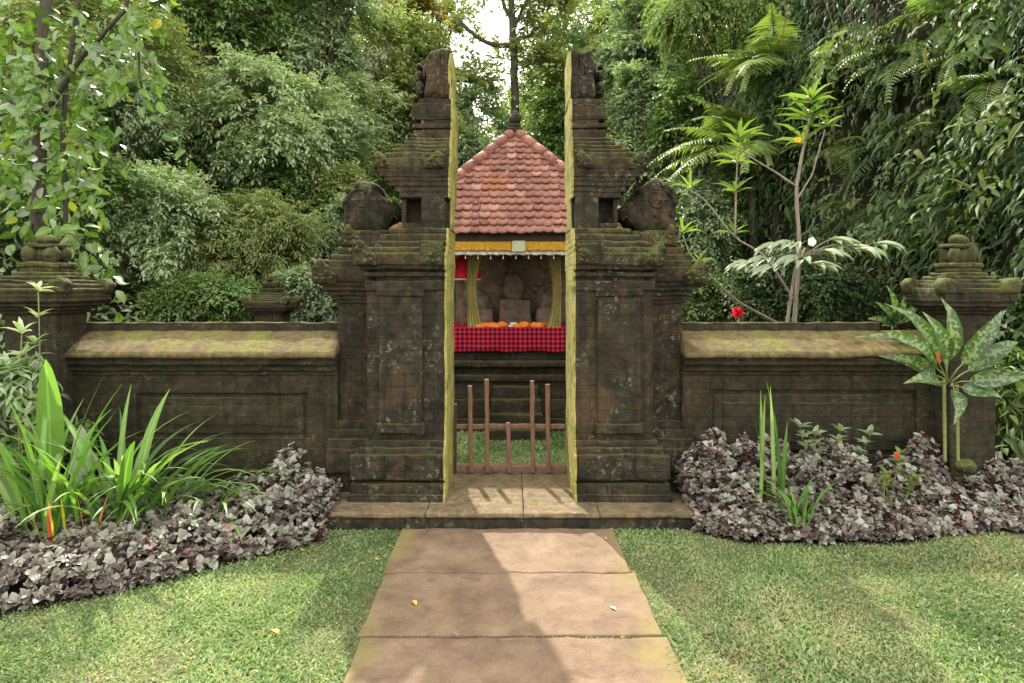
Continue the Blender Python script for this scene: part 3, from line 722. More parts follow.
def build_wall(x0, x1, pan, label, broken=False):
    root = empty('stone_wall', ((x0 + x1) / 2, 5.75, 0)); tag(root, label, 'wall')
    yb = 5.60; back = 5.90
    b = MB(); b.box(x0, x1, yb, back, -.02, 1.16, r=.01, seg=.07)
    b.build('body', M['stone_wall'], root)
    # raised frame round a sunk panel
    b = MB(); px0, px1, z0, z1 = pan
    fy0, fy1 = yb - .028, yb + .01
    b.box(x0, x1, fy0, fy1, z1 + .0, 1.10, r=.006, seg=.06); b.box(x0, x1, fy0, fy1, .16, z0, r=.006, seg=.06)
    b.box(x0, px0, fy0, fy1, z0 - .01, z1 + .01, r=.006, seg=.06); b.box(px1, x1, fy0, fy1, z0 - .01, z1 + .01, r=.006, seg=.06)
    g = .035; b.box(px0 + g, px1 - g, yb - .020, fy1, z0 + g, z1 - g, r=.01, seg=.06)
    g = .10; b.box(px0 + g, px1 - g, yb - .030, fy1, z0 + g, z1 - g, r=.012, seg=.06, jit=.006)
    b.build('panel', M['stone_wall'], root)
    b = MB(); b.box(x0, x1, yb - .055, yb + .05, .16, .28, r=.01); b.box(x0, x1, yb - .09, yb + .05, -.02, .16, r=.012); b.box(x0, x1, yb - .07, yb + .05, .28, .31, r=.008)
    b.build('plinth', M['stone_wall'], root)
    b = MB()
    for d, za, zb in ((.045, 1.075, 1.11), (.07, 1.11, 1.15), (.085, 1.15, 1.165), (.115, 1.165, 1.225)): b.box(x0, x1, yb - d, back + d * .5, za, zb, r=.008, seg=.07)
    b.build('moulding', M['stone_wall'], root)
    def chip(V):
        if not broken: 
            k = np.clip(noise(V, 5, 3, 9) - .9, 0, 1); V[:, 2] -= np.where(V[:, 1] < yb - .1, k * .03, 0); return V
        k = np.clip(noise(V, 4.5, 3, 6) + .25, 0, 1.2) * sstep(2.5, 3.0, V[:, 0])
        fr = V[:, 1] < yb - .02
        V[:, 1] += np.where(fr, k * .07, 0); V[:, 2] += np.where(fr & (V[:, 2] < 1.25), k * .02, 0); return V
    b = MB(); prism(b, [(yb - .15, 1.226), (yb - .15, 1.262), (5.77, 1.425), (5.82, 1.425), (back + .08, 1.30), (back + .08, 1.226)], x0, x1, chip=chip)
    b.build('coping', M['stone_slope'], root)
    b = MB(); b.box(x0, x1 if not broken else x1 - .36, 5.765, 5.87, 1.405, 1.492, r=.012, seg=.06, jit=.006); b.build('ridge', M['stone_wall'], root)
    return root
build_wall(-3.60, -1.405, (-3.05, -1.655, .56, .925), 'long low mossy wall on the left with sloped yellowish coping and sunk panel')
build_wall(1.405, 3.49, (1.63, 3.32, .42, .95), 'long low dark wall on the right with chipped coping edge and sunk panel', True)

def post(xc, yc, hb, half, cap, label, grp, mat='stone_green', sc=1.0):
    root = empty('corner_pillar', (xc, yc, 0)); tag(root, label, 'pillar', grp)
    def c(mb, h_, z0, z1, **kw): mb.box(xc - h_, xc + h_, yc - h_, yc + h_, z0, z1, **kw)
    b = MB(); c(b, half * 1.35, -.02, .16, r=.012); c(b, half * 1.2, .16, .30, r=.012); c(b, half, .30, hb - .16 * sc, seg=.06); b.build('shaft', M['stone_wall'], root)
    b = MB(); z = hb - .16 * sc
    for k, (fx, dz) in enumerate(((1.12, .03), (1.28, .03), (1.5, .035), (1.72, .03), (1.85, .035))): c(b, min(half * fx, cap), z, z + dz * sc, r=.006); z += dz * sc
    b.build('cornice', M['stone_wall'], root)
    b = MB(); c(b, cap, z, z + .045 * sc, r=.012); z += .045 * sc
    for fx, dz in ((.93, .035), (.80, .03), (.66, .03), (.52, .03), (.42, .035)): c(b, cap * fx, z, z + dz * sc, r=.012, jit=.007); z += dz * sc
    zc = hb + .02
    for sx in (-1, 1):
        for sy in (-1, 1):
            x = xc + sx * (cap + .015); y = yc + sy * (cap - .05)
            b.slab([(x, zc - .02), (x + sx * .025, zc + .06 * sc), (x - sx * .02, zc + .105 * sc), (x - sx * .09, zc + .09 * sc), (x - sx * .15, zc + .03 * sc), (x - sx * .17, zc - .02)], y - .06, y + .06, r=.012)
    b.build('stepped_cap', M[mat], root)
    b = MB(); s = cap * .42
    b.box(xc - s * 1.1, xc + s * 1.1, yc - s * 1.1, yc + s * 1.1, z, z + .04 * sc, r=.015, jit=.008); z += .035 * sc
    for a in range(4):
        an = a * math.pi / 2 + .78; b.blob((xc + s * .8 * math.cos(an), yc + s * .8 * math.sin(an), z + .07 * sc), (s * .42, s * .42, .08 * sc), 12, 9, .2, 12)
    b.blob((xc, yc, z + .06 * sc), (s * .75, s * .75, .09 * sc), 14, 10, .2, 12); z += .13 * sc
    b.box(xc - s * .85, xc + s * .85, yc - s * .85, yc + s * .85, z, z + .03 * sc, r=.012, jit=.006); z += .025 * sc
    b.blob((xc, yc, z + .03 * sc), (s * .55, s * .55, .05 * sc), 12, 9, .15, 12)
    b.build('finial', M[mat], root)
    return root
post(-3.76, 5.55, 1.74, .20, .33, 'mossy pillar with stepped cap at the left end of the front wall', 'corner pillars of the courtyard', 'stone_cap')
post(3.64, 5.55, 1.74, .18, .28, 'very green mossy pillar behind the white-veined leaves at the right end of the wall', 'corner pillars of the courtyard')
post(-3.62, 10.4, 1.54, .20, .32, 'small far pillar top showing above the left wall in front of bushes', 'corner pillars of the courtyard', sc=.95)
post(3.62, 10.4, 1.54, .20, .32, 'small far pillar top behind the red flower above the right wall', 'corner pillars of the courtyard', sc=.95)
for nm, a, b_, lab in (('side', (-3.76, -3.46), (5.9, 10.1), 'left side wall of the courtyard running back behind the front wall'), ('side', (3.46, 3.76), (5.9, 10.1), 'right side wall of the courtyard running back behind the front wall'), ('rear', (-3.4, 3.4), (10.25, 10.55), 'low rear wall of the courtyard behind the shrine')):
    root = empty('stone_wall', ((a[0] + a[1]) / 2, (b_[0] + b_[1]) / 2, 0)); tag(root, lab, 'wall')
    mb = MB(); mb.box(a[0], a[1], b_[0], b_[1], -.02, 1.05, r=.01, seg=.12); mb.build('body', M['stone_wall'], root)
    mb = MB(); mb.box(a[0] - .06, a[1] + .06, b_[0] - .06 * (nm == 'rear'), b_[1] + .06 * (nm == 'rear'), 1.05, 1.17, r=.02, seg=.12); mb.build('coping', M['stone_slope'], root)

# ------------------------------------------------------------------ low wooden barrier in the opening
YB = 6.06
root = empty('wooden_barrier', (0, YB, ZP)); tag(root, 'low weathered wooden barrier of upright bars closing the gate opening', 'barrier')
for px, py in ((470, 387), (486.5, 380.5), (508, 424), (532, 382), (547.5, 385.5)):
    a = at(px + (.8 if px < 500 else 1.2), 474, YB); z1 = at(px, py, YB)[2]
    mb = MB(); t = np.linspace(0, 1, 9)
    pts = np.stack([a[0] - (a[0] - at(px, py, YB)[0]) * t, YB + 0 * t, ZP + .012 + (z1 - ZP) * t], 1)
    mb.box(-.019, .019, -.019, .019, 0, 1, r=.006, seg=.05, jit=0)
    V = mb.V[0]; tt = V[:, 2]; V[:, 0] += np.interp(tt, t, pts[:, 0]) + noise(V * [1, 1, 3], 2, 2, px) * .003; V[:, 1] += YB; V[:, 2] = np.interp(tt, t, pts[:, 2])
    V[:, 0] += 0; mb.build('bar', M['wood'], root)
for py, h_ in ((426.5, .022), (472.5, .024)):
    c = at(510, py, YB + .028); c[2] = max(c[2], ZP + .045); mb = MB(); mb.box(-.51, .51, YB + .018, YB + .048, c[2] - h_, c[2] + h_, r=.006, jit=.003); mb.build('rail', M['wood'], root)
mb = MB(); mb.box(-.512, -.475, YB + .0, YB + .05, ZP, ZP + .62, r=.006, jit=.003); mb.build('end_post', M['dark_wood'], root)

# ------------------------------------------------------------------ shrine
SX, SY = .07, 9.5; HW = 1.48; ZE = 2.43; ZA = 3.93
root = empty('shrine', (SX, SY, 0)); tag(root, 'small open stone shrine with pink red tiled pyramid roof and yellow trim', 'shrine')
# stone steps / plinth
b = MB()
def sbox(mb, hw, dep, z0, z1, **kw): mb.box(SX - hw, SX + hw, SY - dep, SY + dep, z0, z1, **kw)
sbox(b, 1.28, 1.12, -.02, .17, r=.015); sbox(b, 1.2, 1.06, .17, .40, r=.012); sbox(b, 1.12, 1.0, .40, .62, r=.012); sbox(b, 1.16, 1.04, .62, .70, r=.012); sbox(b, 1.05, .95, .70, .80, r=.01); sbox(b, 1.18, 1.05, .80, .87, r=.012); sbox(b, 1.0, .90, .87, 1.18, r=.012)
b.build('plinth', M['stone_wall'], root)
b = MB()
for hw, y0, z1 in ((.34, 7.86, .14), (.32, 8.05, .28), (.30, 8.22, .43), (.28, 8.36, .57)): b.box(SX - hw, SX + hw, y0, 8.5, -.02, z1, r=.012)
b.build('steps', M['stone_wall'], root)
b = MB(); sbox(b, 1.02, .93, 1.18, 1.26, r=.012); b.build('altar_top', M['stone_wall'], root)
# back wall with carved relief
b = MB(); b.box(SX - .85, SX + .85, SY + .3, SY + .5, 1.26, 2.4, r=.01)
for k in range(46):
    x = SX + random.uniform(-.7, .7); z = random.uniform(1.3, 2.25); b.blob((x, SY + .30, z), (random.uniform(.04, .12), random.uniform(.03, .07), random.uniform(.05, .14)), 12, 8, .25, 10, k)
b.box(SX - .22, SX + .22, SY - .05, SY + .3, 1.26, 1.62, r=.02, jit=.01); b.blob((SX, SY + .05, 1.78), (.16, .14, .2), amp=.25, sc=12)
b.box(SX - .55, SX - .3, SY - .15, SY + .2, 1.26, 1.48, r=.02, jit=.01); b.box(SX + .3, SX + .55, SY - .15, SY + .2, 1.26, 1.5, r=.02, jit=.01)
for x in (-.42, .42): b.blob((SX + x, SY - .02, 1.58), (.09, .09, .14), amp=.3, sc=12)
b.build('carved_back', simple('pale_carved_stone', (.10, .075, .05), (.27, .21, .15), 12, .9, .8, .02), root)
for sx in (-1, 1):
    for sy in (-1, 1):
        b = MB(); b.box(SX + sx * .9 - .06, SX + sx * .9 + .06, SY + sy * .82 - .06, SY + sy * .82 + .06, 1.2, 2.36, r=.008, jit=.002); b.build('post', M['dark_wood'], root)
# eave beam, fringe, lace
b = MB()
e = HW - .10
b.box(SX - e, SX + e, SY - e, SY - e + .05, ZE - .10, ZE + .0, r=.006, jit=.002); b.box(SX - e, SX + e, SY + e - .05, SY + e, ZE - .10, ZE, r=.006, jit=.002)
b.box(SX - e, SX - e + .05, SY - e + .05, SY + e - .05, ZE - .10, ZE, r=.006, jit=.002); b.box(SX + e - .05, SX + e, SY - e + .05, SY + e - .05, ZE - .10, ZE, r=.006, jit=.002)
b.box(SX - 1.1, SX + 1.1, SY - .9, SY + .9, ZE - .035, ZE - .01, r=.004, jit=0)
b.build('eave_beam', M['dark_wood'], root)
def drape(mb, x0, x1, y, ztop, zbot, amp=.012, freq=60, scal=.0, n=None, nz_=8, thick=.006):
    n = n or int((x1 - x0) / .012); xs = np.linspace(x0, x1, n); t = np.linspace(0, 1, nz_)
    Xg, Tg = np.meshgrid(xs, t, indexing='ij')
    yy = y + amp * np.sin(Xg * freq + 1.3 * np.sin(Xg * 7)) * (.2 + .8 * Tg)
    zb = zbot + scal * np.abs(np.sin(Xg * freq * .25))
    Zg = ztop + (zb - ztop) * Tg
    A = np.stack([Xg, yy, Zg], -1).reshape(-1, 3); B = A + [0, thick, 0]; m = len(A); I = np.arange(m).reshape(n, nz_)
    q = lambda I: np.stack([I[:-1, :-1].ravel(), I[1:, :-1].ravel(), I[1:, 1:].ravel(), I[:-1, 1:].ravel()], 1)
    f1 = q(I)[:, ::-1]; f2 = q(I + m)
    ed = lambda r: np.stack([r[:-1], r[1:], r[1:] + m, r[:-1] + m], 1)
    mb.add(np.concatenate([A, B]), f1, f2, ed(I[:, 0]), ed(I[:, -1])[:, ::-1], ed(I[0, :])[:, ::-1], ed(I[-1, :]))
yf = SY - e + .0
b = MB(); drape(b, SX - 1.25, SX - .035, yf - .025, ZE - .10, ZE - .215, .014, 95, .01); drape(b, SX + .10, SX + 1.3, yf - .025, ZE - .10, ZE - .215, .014, 95, .01)
b.build('gold_fringe', M['gold_cloth'], root)
b = MB(); drape(b, SX - 1.25, SX + 1.3, yf + .01, ZE - .10, ZE - .262, .008, 80, .012); b.build('white_valance', M['white_cloth'], root)
b = MB(); b.box(SX - .045, SX + .11, yf - .05, yf - .0, ZE - .22, ZE - .09, r=.006, jit=.001); b.build('hanging_tab', M['pale_green'], root)
for k in range(17):
    b = MB(); x = SX - 1.2 + k * .15; b.tube([(x, yf + .01, ZE - .26), (x, yf + .01, ZE - .285)], .003, 5); b.blob((x, yf + .01, ZE - .295), .009, 8, 6, 0); b.build('bead_drop', M['white_cloth'], root)
for x, xo in ((-.50, -1), (.47, 1)):
    b = MB(); n = 26; t = np.linspace(0, 1, 22)
    Xg, Tg = np.meshgrid(np.linspace(-1, 1, n), t, indexing='ij'); wv = .10 - .045 * np.sin(Tg * 3.0) 
    A = np.stack([SX + x + xo * .05 * np.sin(Tg * 3) + Xg * wv, SY - .93 + .02 * np.sin(Xg * 14), 2.27 - 1.0 * Tg], -1).reshape(-1, 3)
    B = A + [0, .008, 0]; I = np.arange(len(A)).reshape(n, 22)
    q = np.stack([I[:-1, :-1].ravel(), I[1:, :-1].ravel(), I[1:, 1:].ravel(), I[:-1, 1:].ravel()], 1)
    b.add(np.concatenate([A, B]), q[:, ::-1], q + len(A)); b.build('curtain', M['curtain'], root)
b = MB(); drape(b, SX - 1.06, SX + 1.06, SY - .985, 1.285, .975, .030, 21, .02, nz_=10); b.build('altar_cloth', M['check'], root)
b = MB(); sbox(b, 1.05, .96, 1.262, 1.286, r=.006, jit=.001); b.build('altar_cover', M['check'], root)
# tiled roof
ps = math.atan2(ZA - ZE, HW); SL = math.hypot(HW, ZA - ZE)
def roof_tiles():
    V = []; Fq = []; rd = []; n0 = 0
    nu, row = 6, .136; tw = .108
    u = np.linspace(0, 1, nu)
    prof = .011 * np.cos(u * 2 * math.pi) + .004 * np.cos(u * 4 * math.pi)     # pan tile wave
    for side in range(4):
        an = side * math.pi / 2; ca, sa = math.cos(an), math.sin(an)
        nr = int(SL / row) + 1
        for r_ in range(nr):
            s0 = r_ * row - .03; s1 = s0 + row * 1.35
            wid = HW * (1 - max(s0, 0) / SL); m = int(wid / tw) + 2
            for c in range(-m, m):
                xc_ = (c + .5 * 0) * tw
                if abs(xc_ + tw / 2) > wid - .01: continue
                rr = random.random() * .95
                if side == 0 and r_ in (6, 7) and -.50 < xc_ < -.12: 
                    rr = 1.0 if (c + r_) % 2 or c < -1 else rr
                jx, js = random.gauss(0, .004), random.gauss(0, .006); tilt = random.gauss(0, .004)
                W = np.clip(xc_ + u * tw * 1.06 + jx, -wid, wid)
                top = []
                for (s_, hgt) in ((s0 + js, .042 + tilt), (s0 + js + .5 * (s1 - s0), .024 + tilt * .5), (s1, .006)):
                    for k in range(nu):
                        lip = .012 * (abs(u[k] - .5) * 2) ** 2 if s_ < s0 + .05 else 0
                        top.append((W[k], s_ - 0 + lip, hgt + prof[k]))
                for k in range(nu): top.append((W[k], s0 + js + .002, .042 + tilt + prof[k] - .016))
                L = np.array(top)
                y = -(HW - L[:, 1] * math.cos(ps)) - L[:, 2] * math.sin(ps); z = ZE + L[:, 1] * math.sin(ps) + L[:, 2] * math.cos(ps)
                x = L[:, 0]
                Q = np.stack([SX + x * ca - y * sa, SY + x * sa + y * ca, z], 1)
                V.append(Q); rd += [rr] * len(Q)
                for q_ in range(nu - 1):
                    for w_ in range(2):
                        a = n0 + w_ * nu + q_; Fq.append((a, a + 1, a + nu + 1, a + nu))
                    a = n0 + 3 * nu + q_; bq = n0 + q_; Fq.append((a, a + 1, bq + 1, bq))
                n0 += len(Q)
    return np.concatenate(V), np.array(Fq), rd
V, Fq, rd = roof_tiles()
link_mesh('roof_tiles', V, [Fq], M['tile'], root, rnd=rd, smooth=False)
b = MB()   # boards under the tiles
apex = (SX, SY, ZA); c4 = [(SX + sx * HW, SY + sy * HW, ZE) for sx, sy in ((-1, -1), (1, -1), (1, 1), (-1, 1))]
b.add(np.array(c4 + [apex]) , np.array([[0, 1, 4], [1, 2, 4], [2, 3, 4], [3, 0, 4]]), np.array([[3, 2, 1, 0]])); b.build('roof_boards', M['dark_wood'], root, smooth=False)
for cx_, cy_ in ((-1, -1), (1, -1), (1, 1), (-1, 1)):
    b = MB(); A = np.array([SX + cx_ * HW, SY + cy_ * HW, ZE + .035]); B = np.array([SX, SY, ZA + .04])
    n = 11
    for k in range(n):
        p0 = A + (B - A) * (k / n); p1 = A + (B - A) * ((k + 1.12) / n)
        b.tube([p0, p0 + (p1 - p0) * .5, p1], [.075, .070, .060], 12, jit=.004)
    o = b.build('hip_tiles', M['tile'], root)
    a = o.data.attributes.new('rnd', 'FLOAT', 'POINT'); a.data.foreach_set('value', np.repeat(rng.random(n) * .9, len(o.data.vertices) // n + 1)[:len(o.data.vertices)].astype(np.float32))
b = MB(); b.box(SX - .11, SX + .11, SY - .11, SY + .11, ZA - .02, ZA + .07, r=.02, jit=.006); b.box(SX - .07, SX + .07, SY - .07, SY + .07, ZA + .07, ZA + .13, r=.015); b.blob((SX, SY, ZA + .20), (.085, .085, .09), amp=.15, sc=12); b.blob((SX, SY, ZA + .27), (.05, .05, .05), amp=.1)
b.build('roof_finial', M['stone'], root)
# offerings laid on the altar
for x, wd, lab in ((-.30, .20, 'crumpled orange cloth on the left half of the checked altar'), (.24, .24, 'crumpled orange cloth on the right half of the checked altar')):
    b = MB()
    for k in range(9): b.blob((SX + x + random.uniform(-wd, wd), SY - .8 + random.uniform(-.08, .08), 1.30), (random.uniform(.05, .10), .07, random.uniform(.02, .05)), 14, 8, .35, 14, k)
    tag(b.build('orange_cloth', M['orange_cloth']), lab, 'cloth', 'orange cloths laid on the altar')
b = MB(); b.box(SX - .09, SX + .03, SY - .86, SY - .76, 1.288, 1.31, r=.004, jit=0)
for k in range(7): b.blob((SX - .03 + random.uniform(-.04, .04), SY - .81 + random.uniform(-.03, .03), 1.325), .018, 8, 6, .2)
tag(b.build('offering_tray', M['white_cloth']), 'small pale offering between the two orange cloths', 'offering')
# red ceremonial parasol behind the left tower
pr = empty('ceremonial_parasol', (-.62, 8.9, 0)); tag(pr, 'red ceremonial parasol with white edging beside the shrine', 'parasol')
b = MB(); b.tube([(-.62, 8.9, 0), (-.62, 8.9, 2.3)], .014, 8); b.build('pole', M['wood'], pr)
def cone(mb, c, r, h, zb, n=32, fl=.02):
    th = np.linspace(0, 2 * math.pi, n, endpoint=False); V = []
    for t, k in ((0, .03), (.4, .5), (.8, .9), (1, 1.0)):
        z = zb + h * (1 - t ** 1.3)
        V.append(np.stack([c[0] + r * k * (1 + .05 * np.cos(th * 8)) * np.cos(th), c[1] + r * k * (1 + .05 * np.cos(th * 8)) * np.sin(th), z + 0 * th], 1))
    V.append(V[-1] - [0, 0, .09]); V2 = [v + [0, 0, -.004] for v in V[:-1]]
    V = np.concatenate(V); i = np.arange(4)[:, None] * n; j = np.arange(n)[None]; k = (j + 1) % n
    mb.add(V, np.stack([i + j, i + n + j, i + n + k, i + k], -1).reshape(-1, 4))
b = MB(); cone(b, (-.60, 8.9), .21, .26, 1.97); b.build('canopy', M['red_cloth'], pr)
b = MB(); th = np.linspace(0, 6.28, 33); b.tube([(-.60 + .215 * math.cos(a), 8.9 + .215 * math.sin(a), 1.89) for a in th], .012, 6); b.build('edging', M['white_cloth'], pr)

# ------------------------------------------------------------------ purple beds
def bed(name, poly, x0, x1, y0, y1, n, hfun, label):
    P = np.stack([rng.uniform(x0, x1, n), rng.uniform(y0, y1, n), np.zeros(n)], 1); P = P[inpoly(P, poly)]
    n = len(P); h = hfun(P) * (1 + .42 * noise(P, 7, 3)) 
    P[:, 2] = h * (1 - .75 * rng.random(n) ** 1.8) + .012
    D = np.stack([rng.normal(size=n) * .45, rng.normal(size=n) * .45 - .35, np.full(n, .9)], 1)
    lb = LB(); q = rng.random(n)
    for a_, b_, L_, k_ in ((0, .35, .028, 5), (.35, .82, .038, 5), (.82, 1, .052, 4)):
        kk = (q >= a_) & (q < b_); P2 = P[kk].copy(); P2[:, 2] += (L_ - .035) * .8 * rng.random(kk.sum()); whorls(lb, P2, D[kk], k_, L_, L_ * .88, .10, 1.0)
    return tag(lb.build(name, M['lf_purple'], fine=2, droop=.8), label, 'ground cover', kind='stuff')
def hl(P):   # taller toward the wall and toward the gate
    front = np.interp(P[:, 0], LBED[:6, 0], LBED[:6, 1]); d = P[:, 1] - front
    return (.05 + .22 * sstep(0, 1.0, d) * (.12 + .88 * sstep(-2.35, -1.6, P[:, 0]))) * sstep(-.05, .12, d) + .02 + .10 * sstep(0, .3, d) 
def hr(P):
    front = np.interp(P[:, 0], [1.36, 1.62, 2.1, 2.7, 3.1, 3.6, 4.3], [4.95, 4.74, 4.7, 4.72, 4.85, 4.95, 4.95]); d = P[:, 1] - front
    top = np.interp(P[:, 0], [1.3, 1.55, 1.9, 2.5, 3.1, 3.6, 4.3], [.26, .44, .49, .46, .39, .33, .28])
    return .04 + top * sstep(-.05, .55, d) ** .8
bed('purple_leaf_bed', LBED, -3.6, -1.2, 3.4, 5.5, 8800, hl, 'bed of small greyish purple leaves in front of the left wall')
bed('purple_leaf_bed', RBED, 1.2, 4.2, 4.6, 5.5, 9200, hr, 'bed of small greyish purple leaves in front of the right wall')

# ------------------------------------------------------------------ ribbons (strap leaves)
def blade(lb_list, base, az, length, width, lean=.3, arch=1.0, n=12, fold=.25, twist=0, shape='strap', droop_tip=0):
    """one strap leaf as its own little surface; returns (V, F4, uv)"""
    t = np.linspace(0, 1, n); th = lean + arch * t ** 1.5
    ds = length / (n - 1); r_ = np.cumsum(np.sin(th)) * ds; z = np.cumsum(np.cos(th)) * ds
    r_ -= r_[0]; z -= z[0]
    d = np.array([math.cos(az), math.sin(az), 0]); s = np.array([-math.sin(az), math.cos(az), 0])
    c = np.asarray(base) + r_[:, None] * d + z[:, None] * UP
    nn = np.stack([-np.cos(th), np.sin(th)], 1); nrmv = nn[:, :1] * d + nn[:, 1:] * UP
    s_ = s[None] * np.cos(twist * t)[:, None] + nrmv * np.sin(twist * t)[:, None]
    if shape == 'strap': w_ = width * (.35 + .65 * np.sin(np.clip(t * 1.9, 0, math.pi / 2))) * (1 - t ** 3.2)
    elif shape == 'broad': w_ = width * np.where(t < .28, .09, np.sin(np.clip((t - .28) / .72, 0, 1) ** .85 * math.pi) ** .6 + .0)
    else: w_ = width * np.where(t < .12, .12, np.sin(np.clip((t - .12) / .88, 0, 1) ** .8 * math.pi) ** .8)
    w_ = np.maximum(w_, .002)
    cols = [-1, -.5, 0, .5, 1]
    V = np.stack([c + s_ * (w_ * k / 2)[:, None] + nrmv * (w_ * fold * abs(k) * .5)[:, None] for k in cols], 1)
    V = V + np.stack([0 * V[..., 0], 0 * V[..., 0], noise(V.reshape(-1, 3), 9, 2).reshape(V.shape[:2]) * width * .06], -1)
    m = 5; I = np.arange(n * m).reshape(n, m)
    f = np.stack([I[:-1, :-1].ravel(), I[1:, :-1].ravel(), I[1:, 1:].ravel(), I[:-1, 1:].ravel()], 1)
    uv = np.stack([np.repeat(t, m), np.tile(cols, n), np.zeros(n * m)], 1)
    return V.reshape(-1, 3), f, uv
def blades_obj(name, mat, parent, specs, rnd=None):
    Vs, Fs, U, Rr, n0 = [], [], [], [], 0
    for sp in specs:
        V, f, uv = blade(None, **sp); Vs.append(V); Fs.append(f + n0); U.append(uv); n0 += len(V); Rr.append(np.full(len(V), random.random() if rnd is None else rnd))
    return link_mesh(name, np.concatenate(Vs), [np.concatenate(Fs)], mat, parent, rnd=np.concatenate(Rr), uv=np.concatenate(U))
def clump(name, loc, n, L, W, mat, label, cat='plant', lean=(.05, .5), arch=(.4, 1.6), azs=(0, 6.28), spread=.05, group=None, shape='strap'):
    root = empty(name, loc); tag(root, label, cat, group)
    for i in range(n):
        az = random.uniform(*azs); l = L * random.uniform(.65, 1.1)
        bx = (loc[0] + spread * random.gauss(0, 1), loc[1] + spread * random.gauss(0, 1), loc[2])
        blades_obj('leaf', mat, root, [dict(base=bx, az=az, length=l, width=W * random.uniform(.75, 1.15), lean=random.uniform(*lean), arch=random.uniform(*arch), shape=shape)], rnd=random.random())
    return root
# left bed plants
c = at(52, 545, 4.75)
clump('strap_leaf_lily', (-3.10, 4.6, .02), 36, 1.12, .052, M['lf_strap'], 'tall clump of upright bright green strap leaves at the far left edge of the bed', lean=(.02, .32), arch=(.3, 1.3), spread=.09)
clump('strap_leaf_lily', (-2.78, 4.8, .02), 42, 1.12, .052, M['lf_strap'], 'clump of arching green strap leaves left of the wall panel', lean=(.05, .55), arch=(.7, 2.0), spread=.09)
clump('strap_leaf_lily', (-2.52, 4.9, .02), 46, .98, .032, M['lf_strap'], 'clump of thin arching leaves spreading right in front of the wall panel', lean=(.1, .8), arch=(.9, 2.3), azs=(-2.2, 1.3), spread=.07)
clump('strap_leaf_lily', (-2.15, 4.95, .05), 13, .72, .04, M['lf_strap'], 'small low clump of arching leaves beside the purple bed near the wall panel', lean=(.15, .7), arch=(.8, 1.9), azs=(-1.4, 1.0), spread=.05)
clump('yellow_leaf_plant', (-2.87, 4.42, .02), 11, .58, .024, M['lf_croton'], 'narrow yellow and orange leaved plant amid the green straps', lean=(.02, .35), arch=(0, .5), spread=.10)
clump('wide_strap_plant', (-2.66, 4.72, .02), 12, 1.08, .085, M['lf_strap'], 'plant with a few wide arching strap leaves in the middle of the left clump', lean=(.08, .45), arch=(.7, 1.7), azs=(-1.6, 1.6), spread=.08)
# single big pale broad leaves
root = empty('broad_leaf_plant', (-3.15, 4.75, 0)); tag(root, 'plant with very broad upright light green leaves rising above the straps', 'plant')
for (px, py0, L_, W_, az, ln, ar) in ((42, 512, 1.26, .19, .4, .0, .10), (75, 500, .78, .15, 2.2, .15, .3), (108, 512, 1.02, .15, .1, .24, 1.3), (60, 505, .9, .14, -.4, .3, 1.5), (15, 512, .95, .13, -2.2, .1, .8), (98, 512, .85, .13, .5, .2, .5), (20, 520, .8, .13, 3.0, .2, .8)):
    p = at(px, py0, 4.8); blades_obj('leaf', M['lf_broad'] if px in (42, 108, 60) else M['lf_grey'], root, [dict(base=(p[0], 4.8 + random.uniform(0, .12), .02), az=az if px != 42 else -1.45, length=L_, width=W_, lean=ln if px != 42 else .02, arch=ar, n=20, fold=.12, shape='broad')], rnd=.7)
# pale whorled stem plant at far left
def whorl_plant(name, base, tops, L, W, mat, label, nw=4, k=7, rad=.008, stemmat='green_stem', cat='plant', droop=.1):
    root = empty(name, base); tag(root, label, cat); b = MB(); lb = LB()
    for tp in tops:
        tp = np.array(tp); t = np.linspace(0, 1, 10)[:, None]; pts = np.array(base) + (tp - base) * t + np.sin(t * 3.1) * np.array([.04, .03, 0]) * random.uniform(-1, 1)
        b.tube(pts, np.linspace(rad, rad * .5, 10), 7)
        for w_ in range(nw):
            q = 1 - w_ * .11; P = (np.array(base) + (tp - base) * q)[None]; whorls(lb, P, (UP + .15 * rn(1)), k, L * (1 - .08 * w_ + .0), W, droop, 1.0)
    b.build('stem', M[stemmat], root); lb.build('foliage', mat, root, droop=.7)
    return root
whorl_plant('whorled_stem_plant', np.array((-3.55, 5.0, 0)), [at(38, 292, 5.0), at(22, 335, 4.95), at(8, 372, 4.9), at(30, 400, 4.9)], .15, .035, M['lf_pale'], 'pale green stem plant with narrow whorled leaves in front of the left pillar', 4, 6)
# right bed plants
clump('iris_clump', (1.90, 4.93, .05), 7, 1.0, .042, M['lf_strap'], 'few upright sword leaves rising from the right purple bed near the gate', lean=(0, .14), arch=(0, .18), azs=(0, 6.28), spread=.05)
clump('iris_clump', (2.03, 4.80, .12), 18, .48, .028, M['lf_strap'], 'short tuft of bright green arching blades among purple leaves right of the gate', lean=(.1, .6), arch=(.5, 1.5), spread=.03)
whorl_plant('leafy_weed', np.array((2.75, 4.95, 0)), [at(900, 455, 4.95), at(885, 475, 4.9), at(915, 480, 4.9)], .09, .045, M['lf_yel'], 'small yellowish green weed with a red leaf in the right bed', 3, 5, .005)
whorl_plant('leafy_weed', np.array((2.45, 5.3, 0)), [at(840, 432, 5.3), at(815, 436, 5.3), at(870, 436, 5.3), at(800, 428, 5.3)], .10, .04, M['lf_grey'], 'green leafy sprigs standing above the purple bed below the right panel', 3, 6, .004)
b = MB(); p = at(896, 458, 4.85)
lb = LB(); lb.add(np.array([[p[0], 4.85, p[2] - .02]]), np.array([[.1, -.2, 1.]]), np.array([[0, -1., .2]]), .075, .04, .4); tag(lb.build('red_leaf', M['lf_red']), 'single orange red leaf sticking up from the right bed', 'leaf')
